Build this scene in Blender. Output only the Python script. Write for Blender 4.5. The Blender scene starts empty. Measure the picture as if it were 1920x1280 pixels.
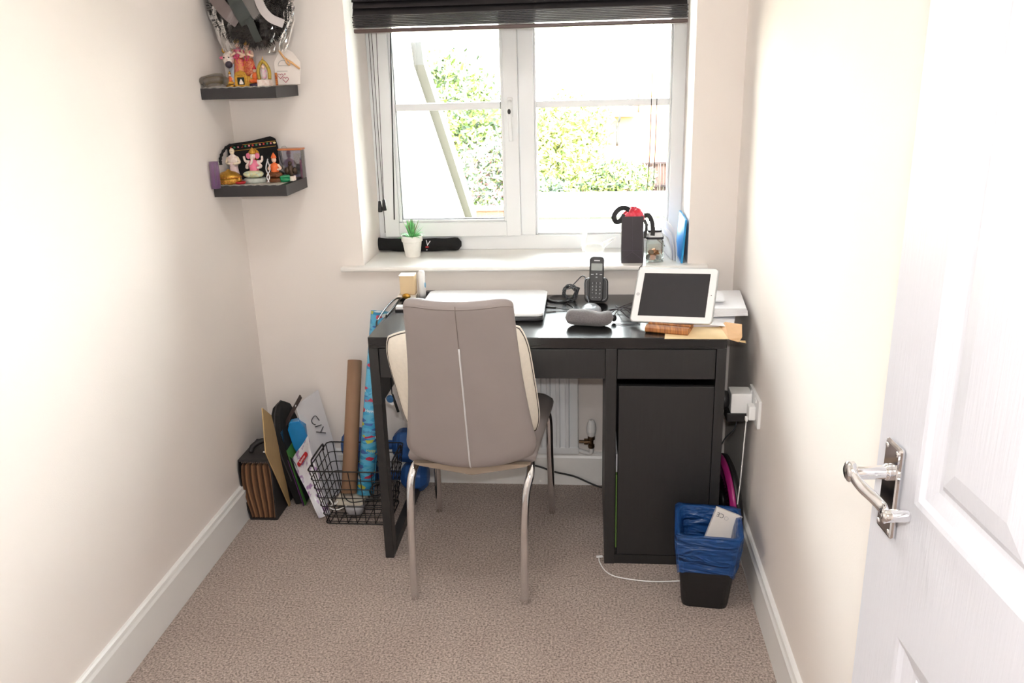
import bpy, bmesh, math, random
from mathutils import Vector, Matrix
random.seed(7)
SC = bpy.context.scene
COL = SC.collection

# ------------------------------------------------------------------ camera
cd = bpy.data.cameras.new('camera'); cam = bpy.data.objects.new('camera', cd); COL.objects.link(cam)
cd.sensor_width = 36; cd.lens = 36 * 1591.3 / 1920; cd.clip_start = 0.02; cd.clip_end = 200
_r = Vector((0.99582134, 0.08739388, -0.02649847)); _u = Vector((-0.00172699, 0.30813227, 0.95134196)); _f = Vector((-0.0913065, 0.94732086, -0.30699562))
cam.matrix_world = Matrix(((_r.x, _u.x, -_f.x, 0.6579), (_r.y, _u.y, -_f.y, -2.3548), (_r.z, _u.z, -_f.z, 1.5012), (0, 0, 0, 1)))
SC.camera = cam

# ------------------------------------------------------------------ sky, sun, flash, exposure
w = bpy.data.worlds.new('sky'); SC.world = w; w.use_nodes = True
nt = w.node_tree; nt.nodes.clear()
out = nt.nodes.new('ShaderNodeOutputWorld'); bg = nt.nodes.new('ShaderNodeBackground')
tc = nt.nodes.new('ShaderNodeTexCoord'); sp = nt.nodes.new('ShaderNodeSeparateXYZ'); cr = nt.nodes.new('ShaderNodeValToRGB')
nt.links.new(tc.outputs['Generated'], sp.inputs[0]); nt.links.new(sp.outputs['Z'], cr.inputs[0])
cr.color_ramp.elements[0].color = (1.0, 0.98, 0.95, 1); cr.color_ramp.elements[1].color = (0.78, 0.88, 1.0, 1)
nt.links.new(cr.outputs[0], bg.inputs[0]); nt.links.new(bg.outputs[0], out.inputs[0])
bg.inputs[1].default_value = 5.0
sd = bpy.data.lights.new('sun', 'SUN'); sd.energy = 4.0; sd.angle = math.radians(2); sd.color = (1, 0.95, 0.86)
sun = bpy.data.objects.new('sun', sd); COL.objects.link(sun)
sun.rotation_euler = Vector((-0.35, 0.75, -0.9)).to_track_quat('-Z', 'Y').to_euler()
fd = bpy.data.lights.new('camera_flash', 'AREA'); fd.energy = 1.9; fd.shape = 'RECTANGLE'; fd.size = 0.06; fd.size_y = 0.04; fd.color = (1, 0.985, 0.96)
fl = bpy.data.objects.new('camera_flash', fd); COL.objects.link(fl)
fl.matrix_world = Matrix(((_r.x, _u.x, -_f.x, 0.6579 + 0.02), (_r.y, _u.y, -_f.y, -2.34), (_r.z, _u.z, -_f.z, 1.60), (0, 0, 0, 1)))
for nm, loc, en in (('ceiling_fill', (0.25, -0.75, 2.36), 1.1), ('hallway_fill', (0.45, -3.0, 2.36), 2.0)):  # unseen fill lights, added for softer ambient than the flash alone
    ld = bpy.data.lights.new(nm, 'AREA'); ld.shape = 'DISK'; ld.size = 0.32; ld.energy = en; ld.color = (1, 0.985, 0.96)
    lo = bpy.data.objects.new(nm, ld); COL.objects.link(lo); lo.location = loc
VS = SC.view_settings
VS.view_transform = 'Standard'; VS.look = 'None'; VS.gamma = 1.0; VS.use_curve_mapping = False; VS.exposure = 2.75
SC.cycles.use_denoising = True
SC.cycles.max_bounces = 12; SC.cycles.diffuse_bounces = 6; SC.cycles.glossy_bounces = 4; SC.cycles.transparent_max_bounces = 16
SC.cycles.sample_clamp_indirect = 6.0; SC.cycles.caustics_refractive = False; SC.cycles.caustics_reflective = False

# ------------------------------------------------------------------ helpers
def lin(c):
    return tuple(((x / 255) / 12.92 if x / 255 <= 0.04045 else ((x / 255 + 0.055) / 1.055) ** 2.4) for x in c) + (1,)
MATS = {}
def M(name, rgb, rough=0.5, metal=0.0, var=0.06, scale=30, bump=0.0, bscale=200, spec=0.5, coat=0, sheen=0, alpha=1, trans=0, rgb2=None, stretch=None, emis=0):
    if name in MATS: return MATS[name]
    m = bpy.data.materials.new(name); m.use_nodes = True; t = m.node_tree; n = t.nodes; b = n['Principled BSDF']
    c = lin(rgb); d = lin(rgb2) if rgb2 else tuple(x * (1 - var) for x in c[:3]) + (1,)
    tx = n.new('ShaderNodeTexCoord'); mp = n.new('ShaderNodeMapping'); t.links.new(tx.outputs['Object'], mp.inputs[0])
    if stretch: mp.inputs['Scale'].default_value = stretch
    nz = n.new('ShaderNodeTexNoise'); nz.inputs['Scale'].default_value = scale; nz.inputs['Detail'].default_value = 4
    t.links.new(mp.outputs[0], nz.inputs['Vector'])
    r = n.new('ShaderNodeValToRGB'); r.color_ramp.elements[0].position = 0.35; r.color_ramp.elements[1].position = 0.65
    r.color_ramp.elements[0].color = c; r.color_ramp.elements[1].color = d
    t.links.new(nz.outputs['Fac'], r.inputs[0]); t.links.new(r.outputs[0], b.inputs['Base Color'])
    b.inputs['Roughness'].default_value = rough; b.inputs['Metallic'].default_value = metal
    b.inputs['Specular IOR Level'].default_value = spec; b.inputs['Coat Weight'].default_value = coat; b.inputs['Sheen Weight'].default_value = sheen
    b.inputs['Alpha'].default_value = alpha; b.inputs['Transmission Weight'].default_value = trans
    if bump:
        n2 = n.new('ShaderNodeTexNoise'); n2.inputs['Scale'].default_value = bscale; n2.inputs['Detail'].default_value = 3
        t.links.new(mp.outputs[0], n2.inputs['Vector'])
        bp = n.new('ShaderNodeBump'); bp.inputs['Strength'].default_value = bump; bp.inputs['Distance'].default_value = 0.002
        t.links.new(n2.outputs['Fac'], bp.inputs['Height']); t.links.new(bp.outputs[0], b.inputs['Normal'])
    MATS[name] = m; return m
def clear_film(name, tint, amount, rough=0.08, gloss=(1, 1, 1), noise=0):
    """clear pane or film: straight-through transparency with a reflective skin"""
    m = bpy.data.materials.new(name); m.use_nodes = True; t = m.node_tree; n = t.nodes; n.clear()
    o = n.new('ShaderNodeOutputMaterial'); tr = n.new('ShaderNodeBsdfTransparent'); tr.inputs[0].default_value = lin(tint)
    g = n.new('ShaderNodeBsdfGlossy'); g.inputs['Roughness'].default_value = rough; g.inputs[0].default_value = gloss + (1,)
    fr = n.new('ShaderNodeFresnel'); fr.inputs[0].default_value = 1.45
    mu = n.new('ShaderNodeMath'); mu.operation = 'MULTIPLY_ADD'; mu.inputs[1].default_value = 1.0; mu.inputs[2].default_value = amount; mu.use_clamp = True
    if noise:
        nz = n.new('ShaderNodeTexNoise'); nz.inputs['Scale'].default_value = noise; nz.inputs['Detail'].default_value = 3
        bp = n.new('ShaderNodeBump'); bp.inputs['Strength'].default_value = 1; bp.inputs['Distance'].default_value = 0.02
        t.links.new(nz.outputs['Fac'], bp.inputs['Height']); t.links.new(bp.outputs[0], g.inputs['Normal']); t.links.new(bp.outputs[0], fr.inputs['Normal'])
    mx = n.new('ShaderNodeMixShader'); t.links.new(fr.outputs[0], mu.inputs[0]); t.links.new(mu.outputs[0], mx.inputs[0])
    t.links.new(tr.outputs[0], mx.inputs[1]); t.links.new(g.outputs[0], mx.inputs[2]); t.links.new(mx.outputs[0], o.inputs[0])
    MATS[name] = m; return m

class MB:
    def __init__(s): s.v = []; s.f = []
    def add(s, vs, fs):
        k = len(s.v); s.v += [tuple(v) for v in vs]; s.f += [tuple(i + k for i in f) for f in fs]; return s
    def box(s, x0, x1, y0, y1, z0, z1, m=None):
        vs = [(x, y, z) for z in (z0, z1) for y in (y0, y1) for x in (x0, x1)]
        if m is not None: vs = [m @ Vector(v) for v in vs]
        return s.add(vs, [(0, 2, 3, 1), (4, 5, 7, 6), (0, 1, 5, 4), (2, 6, 7, 3), (0, 4, 6, 2), (1, 3, 7, 5)])
    def prism(s, poly, a, b, ax='y'):
        n = len(poly)
        def P(p, h): return {'y': (p[0], h, p[1]), 'x': (h, p[0], p[1]), 'z': (p[0], p[1], h)}[ax]
        vs = [P(p, a) for p in poly] + [P(p, b) for p in poly]
        return s.add(vs, [tuple(range(n))[::-1], tuple(range(n, 2 * n))] + [(i, (i + 1) % n, n + (i + 1) % n, n + i) for i in range(n)])
    def tube(s, pts, r, n=8, closed=False):
        pts = [Vector(p) for p in pts]; N = len(pts); rr = r if isinstance(r, (list, tuple)) else [r] * N
        up = None; rings = []
        for i, p in enumerate(pts):
            a = pts[i - 1] if (i > 0 or closed) else p; b = pts[(i + 1) % N] if (i < N - 1 or closed) else p
            t = (b - a).normalized() if (b - a).length > 1e-9 else Vector((0, 0, 1))
            if up is None: up = t.orthogonal().normalized()
            up = (up - t * up.dot(t)); up = up.normalized() if up.length > 1e-6 else t.orthogonal().normalized()
            q = t.cross(up)
            rings.append([p + (up * math.cos(2 * math.pi * k / n) + q * math.sin(2 * math.pi * k / n)) * rr[i] for k in range(n)])
        vs = [v for R in rings for v in R]; fs = []
        for i in range(N if closed else N - 1):
            j = (i + 1) % N
            for k in range(n): fs.append((i * n + k, i * n + (k + 1) % n, j * n + (k + 1) % n, j * n + k))
        if not closed: fs += [tuple(range(n))[::-1], tuple(range((N - 1) * n, N * n))]
        return s.add(vs, fs)
    def lathe(s, prof, c=(0, 0, 0), n=24, m=None, sx=1, sy=1):
        vs = []; fs = []; K = len(prof)
        for r, z in prof:
            for k in range(n):
                a = 2 * math.pi * k / n; v = Vector((max(r, 1e-5) * math.cos(a) * sx, max(r, 1e-5) * math.sin(a) * sy, z))
                vs.append((m @ v if m is not None else v) + Vector(c))
        for i in range(K - 1):
            for k in range(n): fs.append((i * n + k, i * n + (k + 1) % n, (i + 1) * n + (k + 1) % n, (i + 1) * n + k))
        fs += [tuple(range(n))[::-1], tuple(range((K - 1) * n, K * n))]
        return s.add(vs, fs)
    def ell(s, c, r, n=16, m=None):
        rx, ry, rz = r if isinstance(r, tuple) else (r, r, r)
        pr = [(math.sin(math.pi * i / n), -math.cos(math.pi * i / n)) for i in range(n + 1)]
        vs = []; 
        k0 = len(s.v); s.lathe(pr, (0, 0, 0), n)
        for i in range(k0, len(s.v)):
            v = Vector(s.v[i]); v = Vector((v.x * rx, v.y * ry, v.z * rz)); v = m @ v if m is not None else v
            s.v[i] = tuple(v + Vector(c))
        return s
    def grid(s, fn, nu, nv, thick=None):
        """fn(u, v) -> point, u and v in 0..1; with thick, an offset copy closes it into a solid"""
        k = len(s.v); P = [[Vector(fn(i / nu, j / nv)) for j in range(nv + 1)] for i in range(nu + 1)]
        vs = [p for R in P for p in R]; W = nv + 1
        fs = [(i * W + j, (i + 1) * W + j, (i + 1) * W + j + 1, i * W + j + 1) for i in range(nu) for j in range(nv)]
        if thick:
            o = Vector(thick); m = len(vs); vs += [p + o for p in vs]
            fs += [tuple(m + i for i in f[::-1]) for f in fs]
            edge = [i * W for i in range(nu + 1)] + [nu * W + j for j in range(1, W)] + [i * W + nv for i in range(nu - 1, -1, -1)] + [j for j in range(nv - 1, 0, -1)]
            for a, b in zip(edge, edge[1:] + edge[:1]): fs.append((a, m + a, m + b, b))
        return s.add(vs, fs)
    def loft(s, rings, cap=True):
        n = len(rings[0]); vs = [p for R in rings for p in R]; fs = []
        for i in range(len(rings) - 1):
            for k in range(n): fs.append((i * n + k, i * n + (k + 1) % n, (i + 1) * n + (k + 1) % n, (i + 1) * n + k))
        if cap: fs += [tuple(range(n))[::-1], tuple(range((len(rings) - 1) * n, len(rings) * n))]
        return s.add(vs, fs)
    def build(s, name, mat, parent=None, smooth=False, bevel=0, sub=0, label=None, seg=2):
        o0 = Vector((0, 0, 0)); q = parent
        while q is not None: o0 += q.location; q = q.parent
        me = bpy.data.meshes.new(name)
        if parent is None:
            xs = [v[0] for v in s.v]; ys = [v[1] for v in s.v]; zs = [v[2] for v in s.v]
            o0 = Vector(((min(xs) + max(xs)) / 2, (min(ys) + max(ys)) / 2, min(zs)))
        me.from_pydata([Vector(v) - o0 for v in s.v], [], s.f); me.materials.append(mat)
        bm = bmesh.new(); bm.from_mesh(me); bmesh.ops.recalc_face_normals(bm, faces=bm.faces); bm.to_mesh(me); bm.free()
        o = bpy.data.objects.new(name, me); COL.objects.link(o)
        if parent is None: o.location = o0
        else: o.parent = parent
        if smooth:
            for p in me.polygons: p.use_smooth = True
        if bevel:
            b = o.modifiers.new('bevel', 'BEVEL'); b.width = bevel; b.segments = seg; b.limit_method = 'ANGLE'; b.angle_limit = math.radians(35)
        if sub:
            b = o.modifiers.new('sub', 'SUBSURF'); b.levels = sub; b.render_levels = sub
        if label: o['label'] = label
        return o
def bx(*a): return MB().box(*a)
def thing(name, loc, label, cat, group=None, kind=None):
    o = bpy.data.objects.new(name, None); COL.objects.link(o); o.location = loc; o.empty_display_size = 0.02
    if kind: o['kind'] = kind
    if label: o['label'] = label
    if cat: o['category'] = cat
    if group: o['group'] = group
    return o
def tag(o, label, cat, group=None):
    o['label'] = label; o['category'] = cat
    if group: o['group'] = group
    return o
def struct(o): o['kind'] = 'structure'; return o
def text(name, body, size, mat, parent, mw, ext=0.0002, align='CENTER'):
    """flat lettering; mw is the world matrix of the text plane"""
    c = bpy.data.curves.new(name, 'FONT'); c.body = body; c.size = size; c.extrude = ext; c.align_x = align; c.align_y = 'CENTER'
    tmp = bpy.data.objects.new('tmp', c); me = bpy.data.meshes.new_from_object(tmp); me.materials.clear(); me.materials.append(mat)
    bpy.data.objects.remove(tmp); o = bpy.data.objects.new(name, me); COL.objects.link(o); o.parent = parent
    off = Vector((0, 0, 0)); q = parent
    while q is not None: off += q.location; q = q.parent
    o.matrix_local = Matrix.Translation(-off) @ mw
    return o
def frame(origin, xa, ya):
    x = Vector(xa).normalized(); y = Vector(ya).normalized(); z = x.cross(y).normalized(); y = z.cross(x)
    return Matrix(((x.x, y.x, z.x, origin[0]), (x.y, y.y, z.y, origin[1]), (x.z, y.z, z.z, origin[2]), (0, 0, 0, 1)))
def spline(pts, n=8):
    P = [Vector(p) for p in pts]; P = [P[0] * 2 - P[1]] + P + [P[-1] * 2 - P[-2]]; R = []
    for i in range(1, len(P) - 2):
        for k in range(n):
            t = k / n
            R.append(0.5 * ((2 * P[i]) + (P[i + 1] - P[i - 1]) * t + (2 * P[i - 1] - 5 * P[i] + 4 * P[i + 1] - P[i + 2]) * t * t + (-P[i - 1] + 3 * P[i] - 3 * P[i + 1] + P[i + 2]) * t ** 3))
    R.append(P[-2]); return R

# ------------------------------------------------------------------ materials
wallm = M('wall_paint', (240, 233, 228), 0.85, var=0.015, scale=3, bump=0.12, bscale=350)
ceilm = M('ceiling_paint', (245, 243, 240), 0.9, var=0.01)
gloss = M('white_gloss_paint', (238, 238, 237), 0.35, var=0.02, scale=6)
upvc = M('white_upvc', (238, 240, 242), 0.3, var=0.015, scale=5)
sillm = M('white_sill_paint', (240, 238, 234), 0.3, var=0.02, scale=5)
black = M('black_plastic', (24, 24, 26), 0.4)
blackfab = M('black_fabric', (20, 20, 22), 0.9, var=0.3, scale=300, bump=0.3, bscale=800)
deskm = M('black_brown_laminate', (34, 33, 34), 0.21, var=0.12, scale=40, stretch=(0.2, 4, 4), bump=0.03, bscale=60)
deskf = M('black_brown_foil', (40, 39, 40), 0.45, var=0.12, scale=40, stretch=(4, 4, 0.3))
chrome = M('polished_chrome', (236, 236, 238), 0.06, metal=1.0, var=0.02)
brass = M('aged_brass', (120, 100, 78), 0.3, metal=1.0)
white = M('white_plastic', (240, 240, 240), 0.35, var=0.015)
paper = M('white_paper', (242, 242, 245), 0.8, var=0.02)
kraft = M('brown_kraft_paper', (176, 138, 104), 0.8, var=0.12, scale=25)
gold = M('gold_paint', (205, 155, 62), 0.32, metal=0.7, var=0.3, scale=200, bump=0.4, bscale=300)
red = M('red_enamel', (190, 30, 40), 0.4, var=0.2, scale=150)
skin = M('painted_skin', (236, 200, 178), 0.5, var=0.06)
def carpet():
    m = bpy.data.materials.new('taupe_carpet'); m.use_nodes = True; t = m.node_tree; n = t.nodes; b = n['Principled BSDF']
    tx = n.new('ShaderNodeTexCoord')
    a = n.new('ShaderNodeTexNoise'); a.inputs['Scale'].default_value = 170; a.inputs['Detail'].default_value = 5; a.inputs['Roughness'].default_value = 0.7
    c = n.new('ShaderNodeTexNoise'); c.inputs['Scale'].default_value = 5; c.inputs['Detail'].default_value = 3
    for q in (a, c): t.links.new(tx.outputs['Object'], q.inputs['Vector'])
    r = n.new('ShaderNodeValToRGB'); e = r.color_ramp.elements
    e[0].position = 0.36; e[0].color = lin((116, 104, 97)); e[1].position = 0.62; e[1].color = lin((212, 197, 187))
    r2 = n.new('ShaderNodeValToRGB'); r2.color_ramp.elements[0].color = lin((228, 222, 222)); r2.color_ramp.elements[1].color = (1, 1, 1, 1)
    mx = n.new('ShaderNodeMix'); mx.data_type = 'RGBA'; mx.blend_type = 'MULTIPLY'; mx.inputs[0].default_value = 1
    t.links.new(a.outputs['Fac'], r.inputs[0]); t.links.new(c.outputs['Fac'], r2.inputs[0])
    t.links.new(r.outputs[0], mx.inputs[6]); t.links.new(r2.outputs[0], mx.inputs[7]); t.links.new(mx.outputs[2], b.inputs['Base Color'])
    b.inputs['Roughness'].default_value = 0.95; b.inputs['Specular IOR Level'].default_value = 0.1; b.inputs['Sheen Weight'].default_value = 0.2
    bp = n.new('ShaderNodeBump'); bp.inputs['Strength'].default_value = 0.5; bp.inputs['Distance'].default_value = 0.005
    t.links.new(a.outputs['Fac'], bp.inputs['Height']); t.links.new(bp.outputs[0], b.inputs['Normal']); return m
carpetm = carpet()

# ------------------------------------------------------------------ room shell
XL, XR, YB, YF = -0.564, 1.149, 0.545, -2.15
OX0, OX1, OZ0, OZ1 = -0.143, 0.992, 0.827, 2.03         # window opening
struct(bx(XL - 0.1, XR + 0.1, -3.9, YB + 0.3, -0.1, 0).build('floor', carpetm))
struct(bx(XL - 0.1, XR + 0.1, -3.9, YB + 0.36, 2.4, 2.5).build('ceiling', ceilm))
struct(bx(XL - 0.1, XL, YF - 0.1, YB + 0.36, 0, 2.4).build('wall_left', wallm))
struct(bx(XR, XR + 0.1, YF - 0.1, YB + 0.36, 0, 2.4).build('wall_right', wallm))
m = MB(); Y1 = YB + 0.36
m.box(XL, OX0, YB, Y1, 0, 2.4); m.box(OX1, XR, YB, Y1, 0, 2.4); m.box(OX0, OX1, YB, Y1, 0, OZ0); m.box(OX0, OX1, YB, Y1, OZ1, 2.4)
struct(m.build('wall_back', wallm))
m = MB(); m.box(XL, 0.30, YF - 0.1, YF, 0, 2.4); m.box(1.12, XR, YF - 0.1, YF, 0, 2.4); m.box(0.30, 1.12, YF - 0.1, YF, 2.06, 2.4)
struct(m.build('wall_front', wallm))
m = MB(); m.box(XL - 0.1, XL, -3.9, YF - 0.1, 0, 2.4); m.box(XR, XR + 0.1, -3.9, YF - 0.1, 0, 2.4); m.box(XL - 0.1, XR + 0.1, -4.0, -3.9, 0, 2.4)
struct(m.build('wall_hallway', wallm))
# skirting boards with a chamfered top
HS = 0.132
sk = [(0, 0), (0.017, 0), (0.017, HS - 0.022), (0.013, HS - 0.014), (0.011, HS - 0.004), (0.006, HS), (0, HS)]
struct(MB().prism([(XL + a, b) for a, b in sk], YF, YB, 'y').build('baseboard_left', gloss))
struct(MB().prism([(XR - a, b) for a, b in sk], YF, YB, 'y').build('baseboard_right', gloss))
struct(MB().prism([(YB - a, b) for a, b in sk], XL, XR, 'x').build('baseboard_back', gloss))
# window board with rounded nosing
nose = [(0.512, 0.829), (0.509, 0.834), (0.509, 0.840), (0.512, 0.845)]
m = MB(); m.prism(nose + [(YB, 0.845), (YB, 0.8275)], -0.219, 1.056, 'x'); m.box(OX0, OX1, YB, 0.81, 0.8275, 0.845)
o = struct(m.build('trim_1', sillm, bevel=0.0015)); o['label'] = 'white painted window board with a rounded nosing under the window'

# ------------------------------------------------------------------ window
YW = 0.805
W = thing('window_1', (0.42, YW, 0.845), 'white plastic two light window with an opening sash on the left', None, kind='structure')
def bars(name, rects, y0, y1, parent, mat=upvc, bevel=0.003):
    mm = MB()
    for (x0, x1, z0, z1) in rects: mm.box(x0, x1, y0, y1, z0, z1)
    return mm.build(name, mat, parent, bevel=bevel)
fr = bars('window_frame', [(OX0, -0.112, 0.845, OZ1), (0.946, OX1, 0.845, OZ1), (-0.112, 0.946, 0.845, 0.899), (-0.112, 0.946, 1.98, OZ1), (0.400, 0.456, 0.899, 1.98)], YW, YW + 0.07, W)
bars('glazing_bead', [(0.456, 0.464, 0.899, 1.98), (0.938, 0.946, 0.899, 1.98), (0.464, 0.938, 0.899, 0.906), (0.464, 0.938, 1.972, 1.98)], YW + 0.012, YW + 0.05, fr)
sa = bars('sash', [(-0.117, -0.062, 0.899, 1.985), (0.347, 0.400, 0.899, 1.985), (-0.062, 0.347, 0.899, 0.953), (-0.062, 0.347, 1.93, 1.985)], YW - 0.018, YW + 0.05, W)
bars('sash_bead', [(-0.062, -0.052, 0.953, 1.93), (0.337, 0.347, 0.953, 1.93), (-0.052, 0.337, 0.953, 0.962), (-0.052, 0.337, 1.92, 1.93)], YW - 0.006, YW + 0.04, sa)
bars('gasket', [(-0.052, -0.0495, 0.962, 1.92), (0.3345, 0.337, 0.962, 1.92), (-0.0495, 0.3345, 0.962, 0.9645)], YW + 0.005, YW + 0.02, sa, M('grey_gasket', (120, 120, 122), 0.7), 0)
bars('glazing_bar', [(-0.05, 0.335, 1.359, 1.385)], YW - 0.003, YW + 0.04, sa)
bars('glazing_bar', [(0.464, 0.938, 1.359, 1.383)], YW + 0.015, YW + 0.05, W)
gl = clear_film('window_glass', (250, 253, 251), 0.0, 0.01)
bx(-0.052, 0.337, YW + 0.018, YW + 0.022, 0.962, 1.92).build('pane', gl, sa)
bx(0.464, 0.938, YW + 0.028, YW + 0.032, 0.906, 1.972).build('pane', gl, W)
h = bx(0.362, 0.382, YW - 0.028, YW - 0.018, 1.33, 1.40).build('window_handle', upvc, W, bevel=0.004)
MB().tube(spline([(0.372, YW - 0.03, 1.385), (0.372, YW - 0.055, 1.375), (0.372, YW - 0.058, 1.33), (0.374, YW - 0.052, 1.25)]), [0.008] * 9 + [0.0085] * 8 + [0.008] * 8, 10).build('lever', upvc, h, smooth=True)
MB().ell((0.372, YW - 0.066, 1.353), (0.006, 0.004, 0.009), 12).build('lock_button', black, h, smooth=True)

# ------------------------------------------------------------------ venetian blind
blk = M('black_wood_slat', (30, 27, 30), 0.38, var=0.25, scale=30, stretch=(0.3, 6, 6))
B = thing('venetian_blind', (0.424, 0.58, 2.03), 'black wooden venetian blind raised to the top of the window', 'blind')
bx(-0.12, 0.968, 0.55, 0.61, 1.985, 2.029).build('headrail', blk, B)
bx(-0.117, 0.966, 0.556, 0.606, 1.6215, 1.634).build('bottom_rail', M('blind_rail_brown', (86, 66, 62), 0.35, var=0.2, scale=30, stretch=(0.3, 6, 6)), B, bevel=0.003)
z = 1.638; k = 0
slat0 = None
zs = [1.6385 + 0.0050 * i for i in range(8)] + [1.697 + 0.0205 * i for i in range(14)]
for i, z in enumerate(zs):
    jx = random.uniform(-0.0025, 0.0025)
    if slat0 is None:
        mm = MB(); sec = [(0.556, 0.0), (0.581, 0.0006), (0.606, 0.0), (0.606, 0.0046), (0.581, 0.0054), (0.556, 0.0046)]
        mm.prism([(a, 1.6385 + b * 0.8) for a, b in sec], -0.117, 0.966, 'x'); slat0 = mm.build('slat', blk, B); s_ = slat0
    else:
        s_ = slat0.copy(); COL.objects.link(s_)
    dz = z - zs[0]
    if i >= 8:
        ang = math.radians(58); rot = Matrix.Rotation(ang, 4, 'X'); piv = Vector((0.424, 0.581, 1.6385)) - B.location
        s_.matrix_local = Matrix.Translation(Vector((jx, 0, dz))) @ Matrix.Translation(piv) @ rot @ Matrix.Translation(-piv)
    elif i: s_.location = (jx, 0, dz)
cordm = M('black_cord', (40, 36, 38), 0.8)
for p0, p1, tz in (((-0.078, 0.6, 1.63), (-0.083, 0.6, 1.062), 1), ((-0.052, 0.6, 1.63), (-0.068, 0.6, 1.067), 1), ((-0.070, 0.607, 1.63), (-0.073, 0.607, 0.95), 0)):
    c = MB().tube([p0, ((p0[0] + p1[0]) / 2, p0[1], (p0[2] + p1[2]) / 2), p1], 0.0011, 6).build('lift_cord', cordm, B, smooth=True)
    if tz: MB().lathe([(0.0035, 0.002), (0.0052, 0), (0.0085, -0.034), (0.0075, -0.037), (0.001, -0.037)], (p1[0], p1[1], p1[2] + 0.001), 14).build('cord_toggle', black, c, smooth=True)
MB().tube([(-0.004, 0.6, 1.63), (-0.020, 0.6, 1.3), (-0.035, 0.6, 0.998)], 0.0023, 8).build('tilt_wand', black, B, smooth=True)
for a in ([(0.862, 0.6, 1.63), (0.858, 0.601, 1.2), (0.846, 0.606, 1.02), (0.845, 0.60, 0.93), (0.838, 0.522, 0.852), (0.826, 0.499, 0.84), (0.818, 0.496, 0.79)], [(0.880, 0.6, 1.63), (0.876, 0.602, 1.2), (0.866, 0.61, 1.01), (0.850, 0.60, 0.94)]):
    MB().tube(spline(a, 6), 0.0013, 6).build('lift_cord', cordm, B, smooth=True)

# ------------------------------------------------------------------ door, standing open against the right wall
DW, DT = 0.762, 0.035
_a = math.radians(5.0)
DH = Vector((1.0235 + math.sin(_a) * DW, -1.335 - math.cos(_a) * DW, 0))   # hinge side, room face
D = thing('door_1', DH, 'white moulded panel door standing open beside the right wall', None, kind='structure')
D.rotation_euler = (0, 0, math.pi / 2 + _a)      # local x runs from hinge to leading edge, local +y is the room face
doorm = M('white_door_paint', (214, 215, 223), 0.38, var=0.02, scale=14, stretch=(18, 18, 1.2), bump=0.25, bscale=16)
H0, H1 = 0.008, 1.981
xs = [0, 0.105, 0.348, 0.414, 0.657, DW]; zr = [H0, 0.21, 0.828, 1.008, 1.86, H1]
def lb(x0, x1, y0, y1, z0, z1):
    return MB().box(x0, x1, y0, y1, z0, z1)
def dbuild(mb, name, mat, **k):
    me = bpy.data.meshes.new(name); me.from_pydata(mb.v, [], mb.f); me.materials.append(mat)
    bm = bmesh.new(); bm.from_mesh(me); bmesh.ops.recalc_face_normals(bm, faces=bm.faces); bm.to_mesh(me); bm.free()
    o = bpy.data.objects.new(name, me); COL.objects.link(o); o.parent = k.get('parent', D)
    if k.get('smooth'):
        for p in me.polygons: p.use_smooth = True
    if k.get('bevel'):
        b = o.modifiers.new('bevel', 'BEVEL'); b.width = k['bevel']; b.segments = 2; b.limit_method = 'ANGLE'; b.angle_limit = math.radians(35)
    return o
m = MB()   # local y: 0 = room face, -DT = wall face
for x0, x1 in ((xs[0], xs[1]), (xs[2], xs[3]), (xs[4], xs[5])): m.box(x0, x1, -DT, 0, H0, H1)
for x0, x1 in ((xs[1], xs[2]), (xs[3], xs[4])):
    for z0, z1 in ((zr[0], zr[1]), (zr[2], zr[3]), (zr[4], zr[5])): m.box(x0, x1, -DT, 0, z0, z1)
dbuild(m, 'door_frame', doorm)
for x0, x1 in ((xs[1], xs[2]), (xs[3], xs[4])):
    for z0, z1 in ((zr[1], zr[2]), (zr[3], zr[4])):
        m = MB(); prof = [(0.0, 0.0), (0.006, -0.0015), (0.012, -0.006), (0.030, -0.011), (0.036, -0.0115), (0.046, -0.006), (0.072, -0.002)]
        rings = [[(x0 + a, b, z0 + a), (x1 - a, b, z0 + a), (x1 - a, b, z1 - a), (x0 + a, b, z1 - a)] for a, b in prof]
        m.loft(rings, cap=False); k = len(m.v); m.f.append((k - 4, k - 3, k - 2, k - 1))
        m.box(x0, x1, -DT, -0.022, z0, z1)
        dbuild(m, 'door_panel', doorm)
hz = 1.0
px = DW - 0.052    # spindle position
P = dbuild(MB().box(px - 0.021, px + 0.021, 0, 0.0075, hz - 0.06, hz + 0.06), 'door_handle', chrome, bevel=0.0035)
P['label'] = 'chrome lever handle on a rectangular backplate'
Rx = Matrix.Rotation(-math.pi / 2, 4, 'X')
dbuild(MB().lathe([(0.0105, 0.007), (0.0105, 0.012), (0.0085, 0.014), (0.0085, 0.052), (0.001, 0.053)], (px, 0, hz + 0.022), 20, Rx), 'spindle', chrome, parent=P, smooth=True, bevel=0.0008)
def lever():
    m = MB(); pts = spline([(px + 0.006, 0.051, hz + 0.023), (px - 0.004, 0.053, hz + 0.021), (px - 0.022, 0.050, hz + 0.016), (px - 0.042, 0.040, hz + 0.008), (px - 0.056, 0.036, hz + 0.003), (px - 0.066, 0.038, hz + 0.001)], 6)
    rings = []
    for i, p in enumerate(pts):
        a = pts[max(i - 1, 0)]; b = pts[min(i + 1, len(pts) - 1)]; t = (b - a).normalized(); s = t.cross(Vector((0, 0, 1))).normalized()
        hh = 0.0115 - 0.003 * math.sin(math.pi * i / len(pts)); th = 0.0045
        u = Vector((0, 0, 1))
        rings.append([p + s * (th * math.cos(q)) + u * (hh * math.sin(q)) for q in [2 * math.pi * k / 12 for k in range(12)]])
    return m.loft(rings)
dbuild(lever(), 'lever', chrome, parent=P, smooth=True)
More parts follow.
